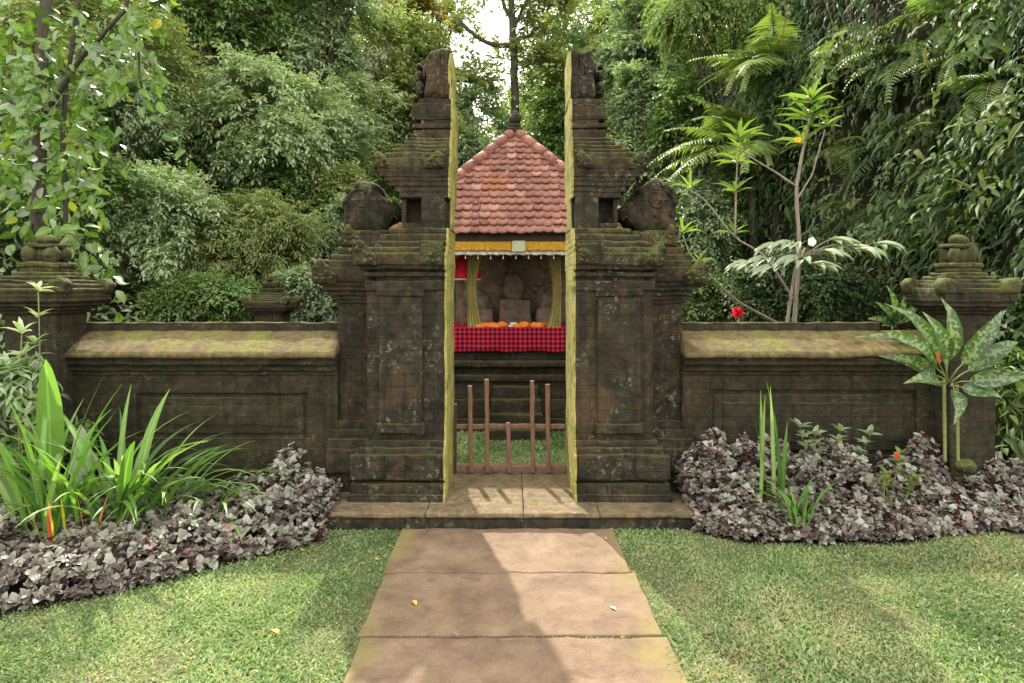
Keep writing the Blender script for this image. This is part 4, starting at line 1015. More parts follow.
b = MB(); b.blob(at(965, 466, 5.2), (.085, .08, .055), amp=.2, sc=12); tag(b.build('mossy_rock', M['stone_green']), 'round mossy rock at the back of the right bed by the pillar', 'rock')

# variegated plant in front of right pillar
root = empty('variegated_cane_plant', (3.22, 5.05, 0)); tag(root, 'variegated plant with two ringed canes and large white-blotched leaves before the right pillar', 'plant')
YD = 5.05
for px, pt in ((944, 378), (957, 385)):
    b = MB(); p0 = at(px + 1, 462, YD); p1 = at(px, pt, YD); n = 26
    t = np.linspace(0, 1, n)[:, None]; b.tube(p0 + (p1 - p0) * t, .0105 + .0022 * (np.arange(n) % 2), 9); b.build('cane', M['green_stem'], root)
lv = [(946, 378, 955, 298, 0), (948, 380, 935, 312, 0), (950, 382, 888, 322, 0), (947, 382, 893, 352, 0), (950, 380, 1006, 310, 0), (952, 384, 1032, 374, 0), (952, 382, 1024, 334, 0), (950, 386, 1003, 394, 0), (952, 384, 962, 416, 0), (948, 383, 908, 300, 0), (947, 384, 915, 376, 0)]
for i, (ax_, ay_, bx_, by_, wd) in enumerate(lv):
    A = at(ax_, ay_, YD); B = at(bx_, by_, YD - .12 - .1 * (i % 3)); 
    d = B - A; L_ = np.linalg.norm(d); az = math.atan2(d[1], d[0]); el = math.atan2(d[2], math.hypot(d[0], d[1]))
    b = MB(); b.tube([A, A + d * .12 + [0, 0, .01], A + d * .3], [.006, .005, .003], 6); b.build('leaf_stalk', M['green_stem'], root)
    A = A + d * .22; d = d * .8; L_ *= .70
    l1 = LB(); l1.add(A[None], d[None], np.array([[-.25 * d[0], -.75, .55 - .3 * (i % 2)]]), L_ * 1.05, (.135 if L_ > .30 else .115), rng.random(1)); l1.build('leaf', M['lf_diff'], root, fine=2, droop=1.5)
b = MB(); p = at(939, 357, YD - .1); b.blob(p, (.022, .02, .035), amp=.2, sc=20); b.build('flower_bud', simple('rust_bud', (.5, .12, .04), (.65, .22, .08), 20), root)
root = empty('variegated_shoot', (3.36, 6.1, 0)); tag(root, 'smaller spotted leaves leaning over the chipped end of the right wall', 'plant')
b = MB(); b.tube([(3.36, 6.1, 0), (3.37, 6.08, .8), (3.37, 6.02, 1.46)], [.009, .008, .006], 8); b.build('cane', M['green_stem'], root)
for bx_, by_ in ((880, 303), (893, 291), (912, 318), (872, 318), (905, 300), (918, 306), (885, 324)):
    A = at(893, 324, 6.0); B = at(bx_, by_, 5.85); d = B - A
    l1 = LB(); l1.add(A[None], d[None], np.array([[0, -.8, .5]]), np.linalg.norm(d) * 1.1, .09, rng.random(1)); l1.build('leaf', M['lf_diff'], root, fine=2, droop=.6)

# ------------------------------------------------------------------ trees and shrubs of the hillside
def shrub(name, px, py, Yd, rx, rz, mat, label, cat='shrub', L=.15, W=.07, n=900, k=6, style='spray', nl=14, lobe=.42, dep=.8, droop=.35, tw=.35, barkm='bark', trunk=.05, fine=None, flat=.8, group=None, base=None, low=-.5):
    if name == 'hillside_bush': L, W, n, tw = L * .68, W * .68, int(n * 1.9), tw * .85
    if name == 'jungle_tree': L, W, n = L * .8, W * .8, int(n * 1.45)
    c = at(px, py, Yd); s = Yd / F; rad = np.array([rx * s, min(rx, rz) * s * dep, rz * s])
    bx = c[0] if base is None else base[0]; by = Yd + .2 if base is None else base[1]
    gz = float(terrain(np.array(bx), np.array(by))) - .05
    root = empty(name, (bx, by, gz)); tag(root, label, cat, group)
    P, d, lc = crown_points(c, rad, int(nl * 1.5), n, lobe * .9, low)
    lc = lc[:nl]; lb = LB()
    if style == 'spray': sprays(lb, P - d * tw * .5, d + rn(len(d)) * .3, k, tw, L, W, droop, flat=flat)
    elif style == 'hang':
        d[:, 2] -= .9; sprays(lb, P, d, k, tw, L, W, .5, .5, .2)
    elif style == 'whorl': whorls(lb, P, d + UP * .3, k, L, W, droop)
    fine = (Yd < 13) if fine is None else fine
    lb.build('crown' if cat == 'tree' else 'foliage', M[mat], root, fine=fine)
    mb = MB(); branchset(mb, (bx, by, gz), lc, trunk, n=nl if cat == 'tree' else 6, jit=trunk * .12); mb.build('trunk' if cat == 'tree' else 'stem', M[barkm], root)
    return root
S = shrub
# --- left side, from far to near
S('jungle_tree', 318, 30, 17, 68, 85, 'lf_grey', 'tree with dense grey green crown at the top left of the gate', 'tree', L=.20, W=.09, n=1900, k=7, nl=18, trunk=.14, dep=.7)
S('jungle_tree', 205, 10, 16, 75, 62, 'lf_mid', 'mid green tree above the dark hollow on the left slope', 'tree', L=.19, W=.09, n=1500, k=7, nl=16, trunk=.13)
S('hillside_bush', 268, 135, 14.5, 76, 72, 'lf_pale', 'large pale layered bush halfway up the left slope', L=.20, W=.085, n=1900, k=7, nl=20, droop=.5, flat=.95)
S('hillside_bush', 325, 165, 15.5, 42, 70, 'lf_grey', 'grey green bush just left of the left gate tower', L=.17, W=.08, n=900, k=7)
S('hillside_bush', 190, 165, 14.5, 45, 45, 'lf_mid', 'green bush below the dark hollow on the left slope', L=.16, W=.07, n=800, k=7)
S('hillside_bush', 250, 245, 12.4, 72, 62, 'lf_olive', 'rounded olive bush of fine narrow leaves behind the far left pillar', L=.15, W=.035, n=2100, k=9, nl=16, lobe=.5, droop=.5)
S('hillside_bush', 150, 235, 11.5, 66, 66, 'lf_pale', 'pale grey green bush right of the left corner pillar', L=.13, W=.055, n=1900, k=7, nl=18)
S('hillside_bush', 335, 250, 13.2, 40, 55, 'lf_grey', 'dense bush between the olive bush and the left gate tower', L=.14, W=.06, n=900, k=7)
S('hillside_bush', 205, 305, 10.9, 70, 30, 'lf_mid', 'low green bush along the left wall top', L=.11, W=.05, n=900, k=7)
S('hillside_bush', 310, 300, 11.2, 50, 30, 'lf_grey', 'low greyish bush between small far pillar and left tower', L=.11, W=.05, n=700, k=7)
S('jungle_tree', 95, 60, 13, 95, 100, 'lf_olive', 'yellowish olive tree behind the hanging broad leaves at upper left', 'tree', L=.14, W=.06, n=1900, k=7, nl=18, trunk=.1)
S('hillside_bush', 60, 190, 10.5, 80, 80, 'lf_mid', 'mid green bush behind the left corner pillar', L=.14, W=.06, n=1500, k=7)
S('hillside_bush', 120, 120, 12.5, 60, 60, 'lf_grey', 'grey green bush seen between the near broad leaves and the dark hollow', L=.14, W=.06, n=1200, k=7)
S('hillside_bush', 235, 75, 16.5, 55, 40, 'lf_mid', 'fresh green bush above the large pale layered bush', L=.17, W=.07, n=1000, k=7)
S('hillside_bush', 350, 120, 17, 42, 55, 'lf_pale', 'light bush near the left tower finial', L=.18, W=.08, n=800, k=7)
S('hillside_bush', 345, 205, 14.5, 40, 40, 'lf_olive', 'olive bush touching the left tower scroll', L=.15, W=.06, n=800, k=7)
S('hillside_bush', 180, 105, 15.5, 50, 45, 'lf_grey', 'shaded bush inside the dark hollow of the left slope', L=.16, W=.07, n=900, k=7)
S('hillside_bush', 290, 210, 14.5, 60, 45, 'lf_mid', 'green bush between the pale layered bush and the olive bush', L=.15, W=.065, n=1100, k=7)
S('jungle_tree', 430, 20, 26, 45, 40, 'lf_olive', 'far airy tree above the left tower finial', 'tree', L=.26, W=.10, n=420, k=6, nl=16, trunk=.12, lobe=.3, fine=False)
# --- centre
S('jungle_tree', 400, 95, 19, 62, 90, 'lf_olive', 'hazy olive tree directly behind the left tower finial', 'tree', L=.19, W=.08, n=1500, k=7, nl=20, trunk=.12, fine=False)
S('jungle_tree', 398, 20, 23, 60, 45, 'lf_rust', 'tree with orange tinged leaves above the left tower', 'tree', L=.26, W=.11, n=480, k=6, nl=16, trunk=.12, lobe=.3, fine=False)
S('jungle_tree', 470, 160, 21, 60, 72, 'lf_grey', 'grey green tree filling the gap left of the shrine roof', 'tree', L=.22, W=.1, n=1300, k=6, nl=18, trunk=.12, fine=False)
S('jungle_tree', 565, 150, 22, 58, 78, 'lf_mid', 'green tree filling the gap right of the shrine roof', 'tree', L=.22, W=.1, n=1300, k=6, nl=18, trunk=.12, fine=False)
S('jungle_tree', 583, 40, 24, 56, 62, 'lf_grey', 'airy tree behind the right tower finial', 'tree', L=.24, W=.10, n=620, k=6, nl=20, trunk=.12, lobe=.32, fine=False)
S('jungle_tree', 385, 210, 17, 60, 70, 'lf_mid', 'shaded green tree behind the left tower scroll', 'tree', L=.18, W=.08, n=900, k=6, nl=16, fine=False)
# tall slender tree with a side limb
tr = at(512, 0, 22); gz = float(terrain(np.array(tr[0]), np.array(22.)))
root = empty('slender_tree', (tr[0], 22, gz)); tag(root, 'tall slender tree with bare straight trunk rising behind the shrine roof', 'tree')
b = MB(); t = np.linspace(0, 1, 24)
b.tube(np.stack([tr[0] + .12 * np.sin(t * 4), 22 + 0 * t, gz + (13.2 - gz) * t], 1), np.linspace(.19, .09, 24), 12, jit=.02)
def limb(pts, r0, r1, m=12):
    P = np.array([at(a, c_, d_) for a, c_, d_ in pts]); s = np.linspace(0, len(P) - 1, m); Q = np.stack([np.interp(s, range(len(P)), P[:, i]) for i in range(3)], 1)
    b.tube(Q, np.linspace(r0, r1, m), 8, jit=.015)
limb([(512, 45, 22), (500, 46, 21.9), (485, 42, 21.7), (470, 32, 21.5), (458, 18, 21.4)], .10, .05)
limb([(512, 20, 22), (505, 8, 22), (500, -10, 22.2)], .08, .05); limb([(514, 40, 22), (530, 36, 22), (540, 25, 22)], .07, .04); limb([(513, 30, 22), (522, 10, 22), (535, -15, 22)], .07, .04)
b.build('trunk', M['bark'], root)
lb = LB()
for (px, py, rx, rz, n) in ((425, 5, 28, 22, 80), (500, -24, 60, 18, 240), (548, 15, 26, 26, 240), (465, 12, 18, 10, 30), (545, 75, 24, 26, 260), (478, 88, 26, 16, 190), (500, 60, 12, 12, 30), (530, 48, 14, 20, 60), (470, 45, 20, 8, 14)):
    c = at(px, py, 22); P, d, _ = crown_points(c, np.array([rx, rx, rz]) * 22 / F, 8, n, .42); sprays(lb, P, d, 6, .5, .24, .10, .3)
lb.build('crown', M['lf_olive'], root, fine=False)
# --- right of the gate
S('jungle_tree', 645, 55, 18, 58, 78, 'lf_grey', 'tree with grey green layered leaves right of the right tower finial', 'tree', L=.20, W=.09, n=1300, k=7, nl=18, trunk=.12, fine=False)
S('jungle_tree', 690, 135, 15, 55, 62, 'lf_mid', 'leafy green tree just behind the feathery fern fronds', 'tree', L=.17, W=.08, n=1200, k=7, nl=16, trunk=.05)
S('jungle_tree', 725, 20, 14, 78, 68, 'lf_yel', 'yellow green tree leaning from the top of the slope right of the gate', 'tree', L=.17, W=.06, n=1400, k=8, nl=16, trunk=.05, style='hang')
S('hillside_bush', 640, 170, 16, 40, 50, 'lf_pale', 'pale bush above the right tower scroll', L=.16, W=.07, n=700, k=7)
S('hillside_bush', 690, 235, 12, 50, 50, 'lf_grey', 'grey green bush right of the right tower scroll', L=.13, W=.06, n=1000, k=7)
S('hillside_bush', 800, 285, 9.0, 70, 42, 'lf_dark', 'dark dense bush behind the right wall below the pale broad leaves', L=.085, W=.045, n=1400, k=6, base=(3.9, 9.2))
S('hillside_bush', 715, 300, 11, 45, 30, 'lf_mid', 'low green bush next to the right tower above the wall', L=.11, W=.05, n=700, k=7)
S('jungle_tree', 585, 250, 16, 60, 60, 'lf_mid', 'green tree low behind the shrine on its right', 'tree', L=.15, W=.07, n=700, k=6, fine=False)
S('jungle_tree', 450, 275, 15, 60, 45, 'lf_mid', 'green tree low behind the shrine on its left', 'tree', L=.15, W=.07, n=700, k=6, fine=False)

S('hillside_bush', 650, 110, 16, 48, 45, 'lf_grey', 'grey green bush right of the right tower neck', L=.17, W=.075, n=1000, k=7)
S('hillside_bush', 760, 200, 12.5, 60, 55, 'lf_mid', 'shaded bush behind the whorled shrub stems', L=.14, W=.06, n=1200, k=7)
S('hillside_bush', 620, 60, 20, 45, 60, 'lf_olive', 'tall olive bush rising close to the right tower finial', L=.2, W=.08, n=800, k=7, fine=False)
S('hillside_bush', 795, 100, 12.5, 50, 60, 'lf_mid', 'green bush behind the yellow flower', L=.16, W=.06, n=1000, k=7, style='hang')
# --- undergrowth over the slopes and cliff
def on_terrain(n, x0, x1, y0, y1, hmin=.15):
    x = rng.uniform(x0, x1, n); y = rng.uniform(y0, y1, n); z = terrain(x, y); e = .08
    gx_ = (terrain(x + e, y) - z) / e; gy_ = (terrain(x, y + e) - z) / e; nn = nrm(np.stack([-gx_, -gy_, np.ones(n)], 1))
    k = (z > hmin) & (rng.random(n) < np.clip((1 / nn[:, 2]) / 7, .12, 1)); return np.stack([x, y, z], 1)[k], nn[k]
P, nn = on_terrain(80000, 3.4, 8.5, 6.0, 17)
k = P[:, 2] < 10; P, nn = P[k], nn[k]; lb = LB()
P = P + nn * (rng.random((len(P), 1)) ** .6 * (.22 + .75 * np.clip(noise(P * [1, 1, .35], 1.6, 3, 8) + .35, 0, 1.5))[:, None] + .02)
d = nn * .55 - UP * .75 + rn(len(P)) * .3; nl_ = nn + UP * .5 + rn(len(P)) * .35
lump = .75 + .5 * np.clip(noise(P, 1.3, 2), -.6, 1)
lb.add(P, d, nl_, (.12 + .13 * rng.random(len(P))) * lump, .055 * lump, np.clip(.45 + .3 * noise(P, 1.1, 2, 5) + .2 * rng.normal(size=len(P)), 0, 1))
q_, qn = on_terrain(11000, 3.4, 8.5, 6.0, 16); k = (q_[:, 2] < 10) & (noise(q_, 1.4, 3, 12) > .05); q_, qn = q_[k], qn[k]
q_ = q_ + qn * (.25 + .55 * rng.random((len(q_), 1))); lc2 = LB(); n_ = len(q_) // 3
sprays(lc2, q_[:n_], qn[:n_] * .8 - UP * .3 + rn(n_) * .4, 6, .32, .115, .055, .5, .8, .6)
lc2.add(q_[n_:2 * n_], qn[n_:2 * n_] * .6 - UP * .6 + rn(n_) * .5, qn[n_:2 * n_] + UP * .6 + rn(n_) * .4, .20 + .14 * rng.random(n_), .075)
tag(lc2.build('cliff_shoots', M['lf_shoot']), 'lighter leafy shoots scattered over the dark creeper on the right cliff', 'creeper', kind='stuff')
tag(lb.build('cliff_creeper', M['lf_dark'], droop=1.3), 'dark green curtain of hanging creeper leaves covering the cliff on the right', 'creeper', kind='stuff')
P, nn = on_terrain(75000, -15, 3.5, 8.5, 30, .05)
hh = np.clip(noise(P, 1.1, 3, 2) + .5, 0, 2); P = P + (nn * .5 + UP * .5) * (rng.random((len(P), 1)) ** .5 * (.25 + .9 * hh[:, None]))
lb = LB(); sprays(lb, P, nn * .6 + rn(len(P)) * .4 + UP * .2, 3, .28, .19, .085, .4)
tag(lb.build('slope_undergrowth', M['lf_grey'], fine=False), 'leafy undergrowth covering the slopes between the bushes', 'undergrowth', kind='stuff')
P, nn = on_terrain(26000, 5, 26, 6, 40); P = P + nn * (rng.random((len(P), 1)) * .4); lb = LB(); k = (P[:, 2] > 9.6) | (P[:, 0] > 8.6); P, nn = P[k], nn[k]; lb.add(P, nn * .5 + rn(len(P)) * .5, nn + UP * .4 + rn(len(P)) * .3, .24, .10)
tag(lb.build('clifftop_undergrowth', M['lf_mid'], fine=False), 'green undergrowth on top of the cliff', 'undergrowth', kind='stuff')
# distant forest behind everything
P = []
lb = LB()
for k in range(70):
    x = rng.uniform(-42, 42); y = rng.uniform(30, 46); z = float(terrain(np.array(x), np.array(y)))
    if -5.5 < x < 2: continue
    c = np.array([x, y, z + 3.5 + rng.random() * 2]); Pq, d, _ = crown_points(c, (4, 3, 3.8), 9, 300, .45); sprays(lb, Pq, d, 6, .9, .5, .22, .3)
tag(lb.build('distant_forest', M['lf_olive'], fine=False), 'far wooded slope seen in gaps between the nearer trees', 'forest', kind='stuff')

# --- fern fronds
def frond(lb, mb, base, az, L, el=.6, arch=1.4, pn=20, pw=.28, tone=.6):
    n = 24; t = np.linspace(0, 1, n); th = el - arch * t; ds = L / (n - 1)
    r_ = np.cumsum(np.cos(th)) * ds; z = np.cumsum(np.sin(th)) * ds
    d = np.array([math.cos(az), math.sin(az), 0]); s = np.array([-math.sin(az), math.cos(az), 0])
    c = np.asarray(base) + r_[:, None] * d + z[:, None] * UP
    mb.tube(c, np.linspace(.008, .003, n) * L, 5)
    tt = np.linspace(.14, .99, pn); C = np.stack([np.interp(tt, t, c[:, i]) for i in range(3)], 1)
    T = nrm(np.gradient(C, axis=0)); nv = np.cross(T, s[None]); nv = np.where(nv[:, 2:] < 0, -nv, nv)
    ln = L * pw * np.sin(np.clip(tt * 1.15 + .12, 0, 1.0) * math.pi * .98) ** .7 + .01
    for sg in (-1, 1):
        lb.add(C, T * .45 + s * sg - UP * .25 + rn(pn) * .05, nv + rn(pn) * .06, ln * (.9 + .2 * rng.random(pn)), L * .021 * np.ones(pn), np.clip(tone + .2 * rng.normal(size=pn), 0, 1))
def fern(name, base, nf, L, mat, label, az=(0, 6.28), el=(.3, 1.1), arch=(1.0, 1.8), trunk=0, group=None, pn=22):
    root = empty(name, base); tag(root, label, 'fern', group); lb = LB(); mb = MB()
    top = np.array(base, float)
    if trunk:
        gz = float(terrain(np.array(base[0]), np.array(base[1])))
        root.location.z = gz; tb = MB(); tb.tube([(base[0], base[1] + .1, gz - .1), (base[0] + .05, base[1], (gz + base[2]) / 2), base], [.10, .08, .07], 9, jit=.02); tb.build('trunk', M['bark'], root)
    for i in range(nf): frond(lb, mb, top, random.uniform(*az), L * random.uniform(.7, 1.15), random.uniform(*el), random.uniform(*arch), pn=pn)
    lb.build('fronds', M[mat], root, fine=True, droop=.6); mb.build('stalks', M['green_stem'], root); return root
fern('tree_fern', tuple(at(752, 150, 12.2)), 16, 1.7, 'lf_yel', 'tree fern with long light green feathery fronds reaching left toward the gate', el=(.1, 1.0), arch=(.8, 1.5), trunk=1, az=(2.6, 4.6), pn=27)
fern('tree_fern', tuple(at(775, 70, 12.0)), 14, 1.6, 'lf_yel', 'upper fern with light green fronds at the top right of the gate', el=(-.1, .8), arch=(.6, 1.4), az=(2.6, 4.5), pn=26, trunk=1)
def cliff_pt(px, py):
    for Yd in np.arange(5.5, 18, .04):
        p = at(px, py, Yd)
        if terrain(np.array(p[0]), np.array(p[1])) > p[2]: return p, Yd
    return at(px, py, 10), 10
for px, py, L_, lab in ((930, 120, .75, 'hanging fern with broad arched fronds in the middle of the cliff'), (880, 95, .7, 'long fern hanging straight down near the cliff top'), (985, 60, .8, 'fern high on the cliff near the right edge'), (960, 170, .7, 'fern drooping above the right corner pillar'), (850, 40, .8, 'fern at the upper left edge of the dark cliff'), (1010, 150, .6, 'fern at the right edge above the mossy pillar'), (905, 200, .55, 'small fern low on the cliff above the pale broad leaves'), (840, 150, .8, 'fern at the left edge of the cliff behind the tall yellow-flowered shrub'), (920, 60, 1.0, 'large fern near the top of the cliff with long drooping fronds'), (1000, 95, 1.0, 'large fern arching out from the right part of the cliff'), (895, 150, .9, 'drooping fern in the centre left of the cliff'), (870, 210, .7, 'fern just over the pale broad leaves'), (965, 20, 1.0, 'fern hanging from the cliff top right of centre'), (820, 85, 1.0, 'long fern hanging above the tall whorled shrub'), (945, 205, .6, 'short fern directly above the mossy pillar finial')):
    p, _ = cliff_pt(px, py); fern('cliff_fern', tuple(p + [-.05, -.05, 0]), 10, L_ * 1.15, random.choice(['lf_mid', 'lf_dark', 'lf_yel', 'lf_mid']), lab, az=(2.6, 5.3), el=(-.3, .7), arch=(.8, 1.9), group='ferns growing on the cliff')
for i in range(18):
    px, py = random.uniform(790, 1015), random.uniform(-30, 60); p, _ = cliff_pt(px, max(py, -40)); p = p + [-.35 - .2 * random.random(), -.25, 0]
    b = MB(); m_ = 14; t = np.linspace(0, 1, m_); ln_ = random.uniform(.7, 2.0)
    b.tube(np.stack([p[0] + .05 * np.sin(t * 5 + i) + .1 * t, p[1] + .04 * np.cos(t * 6 + i), p[2] - ln_ * t], 1), np.linspace(.012, .005, m_), 5)
    tag(b.build('hanging_vine', M['brown_vine']), 'thin brown vine hanging down the face of the right cliff', 'vine', 'bare vines hanging down the cliff')
# cliff bushes with lighter leaves
for px, py, rx, rz, mat, L_, lab in ((985, 215, 45, 38, 'lf_mid', .12, 'light green bush on the cliff just above the right pillar'), (1005, 20, 45, 40, 'lf_mid', .15, 'leafy bush at the top right corner'), (850, 60, 45, 45, 'lf_yel', .17, 'hanging yellow green shrub left of the dark cliff face'), (795, 25, 40, 40, 'lf_mid', .17, 'long leaved shrub hanging at the upper left of the cliff'), (1000, 130, 35, 30, 'lf_grey', .13, 'greyish shrub on the right side of the cliff'), (900, 235, 55, 25, 'lf_grey', .11, 'small leaved shrub at the cliff foot left of the mossy pillar')):
    p, Yd = cliff_pt(px, py); Yd -= .25
    S('cliff_shrub', px, py, Yd, rx * .8, rz * .8, mat, lab, L=L_, W=L_ * .42, n=230, k=6, style='hang' if py < 110 else 'spray', nl=7, lobe=.45, tw=.3, trunk=.02, base=(p[0] + .2, p[1] + .1))
S('edge_shrub', 8, 385, 5.05, 34, 55, 'lf_grey', 'loose pale green shrub at the left edge in front of the pillar', L=.12, W=.032, n=150, k=7, nl=8, lobe=.5, base=(-3.85, 5.1), trunk=.012, tw=.25)
S('edge_shrub', 45, 455, 5.2, 45, 28, 'lf_mid', 'low dark green shrub behind the strap leaves at the foot of the left pillar', L=.13, W=.04, n=130, k=6, nl=8, lobe=.5, base=(-3.5, 5.3), trunk=.012, tw=.2)
# grassy shrub right of the right pillar
S('courtyard_edge_bush', 1015, 400, 6.3, 28, 62, 'lf_mid', 'green narrow leaved bush right of the right corner pillar', L=.16, W=.022, n=520, k=8, nl=10, lobe=.5, base=(4.6, 6.4))
S('courtyard_edge_bush', 1030, 330, 6.6, 40, 45, 'lf_dark', 'dark leafy bush at the right edge beyond the mossy pillar', L=.12, W=.05, n=420, k=6, nl=10, base=(4.9, 6.8))

# --- tall shrub with whorled long leaves right of centre
YS = 7.4
root = empty('tall_whorled_shrub', (at(793, 400, YS)[0], YS, 0)); tag(root, 'tall thin shrub with long narrow leaves and a yellow flower behind the right wall', 'shrub')
b = MB()
def st(pts, r0, r1): 
    P = np.array([at(a, c_, YS + dd) for a, c_, dd in pts]); m = 14; s = np.linspace(0, len(P) - 1, m); Q = np.stack([np.interp(s, range(len(P)), P[:, i]) for i in range(3)], 1); b.tube(Q, np.linspace(r0, r1, m), 8, jit=.002)
st([(792, 452, 0), (794, 330, 0), (800, 250, 0), (796, 190, 0), (803, 150, 0), (812, 108, 0)], .028, .012)
st([(796, 186, 0), (775, 172, 0), (755, 160, -.1), (742, 150, -.1)], .014, .008)
st([(794, 300, 0), (765, 255, .1), (735, 238, .1), (705, 200, .2), (690, 190, .2)], .014, .007)
st([(735, 238, .1), (736, 190, .1), (738, 145, .1)], .012, .007); st([(797, 200, 0), (812, 175, -.05), (825, 130, -.1)], .010, .006)
st([(790, 330, .05), (735, 300, .0), (690, 255, .1), (683, 235, .1)], .012, .006)
b.build('stem', M['pale_bark'], root)
lb = LB()
for px, py, dd, L_, kk in ((812, 104, 0, .36, 13), (808, 122, 0, .40, 12), (804, 145, 0, .36, 9), (738, 142, .1, .32, 11), (738, 165, .1, .34, 9), (742, 152, -.1, .26, 7), (736, 195, .1, .28, 8), (826, 128, -.1, .26, 6), (690, 190, .2, .26, 6), (735, 235, .1, .22, 6), (683, 235, .1, .25, 6), (700, 262, .1, .2, 5)):
    whorls(lb, at(px, py, YS + dd)[None], UP[None] + .15 * rn(1), kk, L_, L_ * .14, .06, 1.0)
lb.build('foliage', M['lf_yel'], root, droop=.8)
b = MB()
for a in range(6): 
    p = at(798, 140, YS - .12); b.blob(p + [.025 * math.cos(a), 0, .02 * math.sin(a)], (.022, .012, .014), 10, 7, .1)
b.build('flower', M['yellow_petal'], root)
# pale large-lobed leaves (aralia)
root = empty('pale_broad_leaf_shrub', (at(790, 400, 7.0)[0], 7.0, 0)); tag(root, 'shrub with large pale horizontal leaves spreading above the right wall', 'shrub')
b = MB(); b.tube([at(787, 450, 7.0), at(786, 330, 7.0), at(795, 270, 7.0), at(805, 248, 7.0)], [.022, .018, .014, .01], 8)
tips = [(730, 268), (752, 262), (770, 243), (800, 262), (828, 252), (846, 244), (868, 246), (905, 242), (880, 250), (842, 236), (765, 275), (815, 270), (790, 240)]
for tx, ty in tips: b.tube([at(803, 256, 7.0), at((tx + 803) / 2, (ty + 250) / 2, 7.0), at(tx * .75 + 803 * .25, ty * .75 + 62, 6.95)], [.007, .006, .004], 6)
b.build('stem', M['pale_bark'], root)
for tx, ty in tips:
    A = at(tx * .7 + 803 * .3, ty * .7 + 75, 6.95 + random.uniform(-.3, .3)); sg = 1 if tx > 803 else -1
    l1 = LB(); m_ = 6; da = np.linspace(-1.0, 1.0, m_) + rng.normal(size=m_) * .08
    az_ = (0 if sg > 0 else math.pi) + da - .5 * sg
    l1.add(np.repeat(A[None], m_, 0), np.stack([np.cos(az_), np.sin(az_), -.12 + .05 * rng.normal(size=m_)], 1), np.tile([[0, -.35, .9]], (m_, 1)) + rn(m_) * .08, .33 * (1 - .25 * np.abs(da)), .10, .8); l1.build('leaf', M['lf_aralia'], root, fine=2)
b = MB()
for a in range(5): b.blob(at(812, 242, 6.9) + [.02 * math.cos(a * 1.26), 0, .02 * math.sin(a * 1.26)], (.026, .012, .03), 10, 7, .1)
b.build('flower', M['white_petal'], root)
# red flower over right wall
root = empty('red_flower_plant', (at(737, 330, 6.6)[0], 6.6, 0)); tag(root, 'bright red flower peeking over the right wall near the tower', 'flower')
b = MB()
b.blob(at(737, 314, 6.6), (.02, .02, .02), 10, 7, .25, 20); b.build('flower_centre', M['red_petal'], root)
lb = LB(); P_ = np.repeat(at(737, 314, 6.6)[None], 16, 0); D_ = rn(16) + [0, -.4, .5]; lb.add(P_, D_, rn(16), .075, .05)
lb.build('petals', M['lf_petal'], root, fine=2); b = MB(); b.tube([(root.location.x, 6.6, 1.3), (root.location.x + .01, 6.6, 1.5)], .008, 6); b.build('calyx', M['green_stem'], root); b = MB(); b.tube([(root.location.x, 6.6, 0), (root.location.x + .02, 6.6, 1.53)], .006, 6); b.build('stem', M['green_stem'], root)

# --- left foreground tree with broad hanging leaves
YL = 7.2
root = empty('broad_leaf_vine_tree', (at(40, 400, YL)[0], YL, 0)); tag(root, 'near tree at upper left hung with broad bright green vine leaves', 'tree')
b = MB()
def st2(pts, r0, r1):
    P = np.array([at(a, c_, YL + dd) for a, c_, dd in pts]); m = 16; s = np.linspace(0, len(P) - 1, m); Q = np.stack([np.interp(s, range(len(P)), P[:, i]) for i in range(3)], 1); b.tube(Q, np.linspace(r0, r1, m), 8, jit=.006)
st2([(25, 455, 0), (35, 300, 0), (40, 200, 0), (38, 110, 0), (45, 20, 0), (50, -60, 0)], .09, .05)
st2([(60, 320, .1), (66, 220, .1), (62, 120, 0), (75, 20, -.1), (85, -50, -.1)], .03, .018); st2([(40, 120, 0), (80, 60, -.2), (125, 10, -.4), (135, -30, -.4)], .03, .015)
st2([(128, 5, -.4), (138, 45, -.5), (140, 80, -.5), (150, 110, -.5), (175, 140, -.5), (188, 155, -.5)], .010, .005)
b.build('trunk', M['bark'], root)
lb = LB(); pts = []
for (px, py, rx, ry, n) in ((55, 60, 60, 60, 60), (110, 30, 50, 40, 34), (40, 160, 50, 60, 44), (88, 140, 40, 50, 20), (60, 235, 45, 40, 22), (20, 110, 35, 90, 30), (95, 255, 25, 30, 8)):
    q = rng.normal(size=(n, 2)) * .55; 
    for a, c_ in q: pts.append(at(px + a * rx, py + c_ * ry, YL + rng.uniform(-.7, .9)))
P = np.array(pts); n = len(P); D = rn(n) * .6 + [0, -.2, -.5]
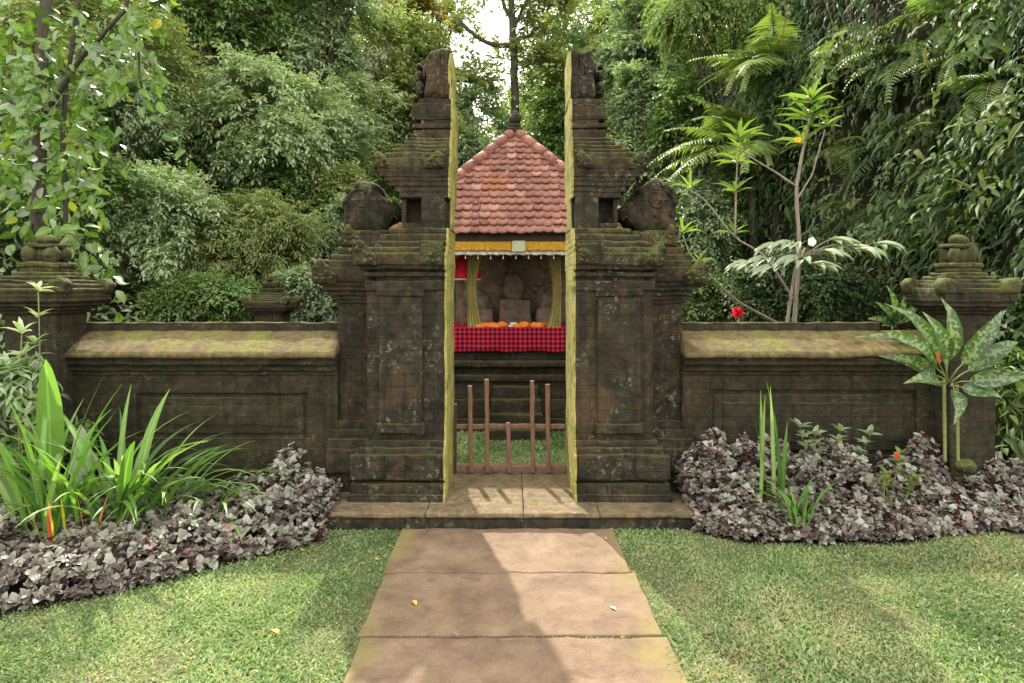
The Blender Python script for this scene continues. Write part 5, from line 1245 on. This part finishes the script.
sprays(lb, P, D, 5, .34, .15, .085, .5, .8, .35, .55)
for t in np.linspace(0, 1, 26):
    pp = at(np.interp(t, [0, .3, .5, .7, 1], [130, 138, 141, 152, 188]), np.interp(t, [0, .3, .5, .7, 1], [10, 50, 85, 112, 155]), YL - .5)
    lb.add(pp[None] + rn(1) * .04, rn(1) * .5 + [.3, -.2, -.6], rn(1) * .4 + [0, -.6, .5], .15, .085, random.random() * .9)
lb.build('crown', M['lf_bright'], root, fine=2, droop=.9)

# ------------------------------------------------------------------ fallen leaves
fl = [(413, 600, .07, 'dead_leaf', 'yellow fallen leaf on the second paving slab left side'), (459, 637, .06, 'brown_leaf', 'thin brown fallen leaf at the slab joint'), (610, 606, .05, 'white_cloth', 'small pale fallen leaf on the sunlit half of the path'), (604, 537, .05, 'dead_leaf', 'yellowish fallen leaf at the far right corner of the path'), (379, 560, .05, 'dead_leaf', 'yellow leaf on the grass beside the path top left'), (330, 572, .04, 'brown_leaf', 'brown leaf on the shaded grass left of the path'), (300, 549, .05, 'orange_cloth', 'orange fallen leaf at the edge of the left purple bed'), (280, 634, .08, 'dead_leaf', 'long yellow fallen leaf on the sunlit left lawn'), (187, 572, .09, 'brown_leaf', 'large brown fallen leaf standing at the purple bed edge'), (375, 622, .05, 'brown_leaf', 'pale brown leaf on the left edge of the path'), (972, 541, .05, 'dead_leaf', 'yellow leaf at the edge of the right purple bed'), (572, 513, .04, 'lf_mid', 'small green leaf on the platform edge')]
for px, py, L_, mt, lab in fl:
    zg = .14 if py < 520 else (.034 if 350 < px < 660 and py > 531 and not px < 385 else .022)
    Yd = (H - zg) * F / (py - CY); p = at(px, py, Yd)
    a = random.uniform(0, 6.28); V, f_, uv = blade(None, (p[0], p[1], p[2]), a, L_, L_ * .38, lean=1.42, arch=.35, n=8, fold=.35, shape='leaf')
    o = link_mesh('fallen_leaf', V, [f_], M[mt], None, rnd=np.full(len(V), .5), uv=uv); tag(o, lab, 'leaf', 'fallen leaves')
# moss lines in the path joints
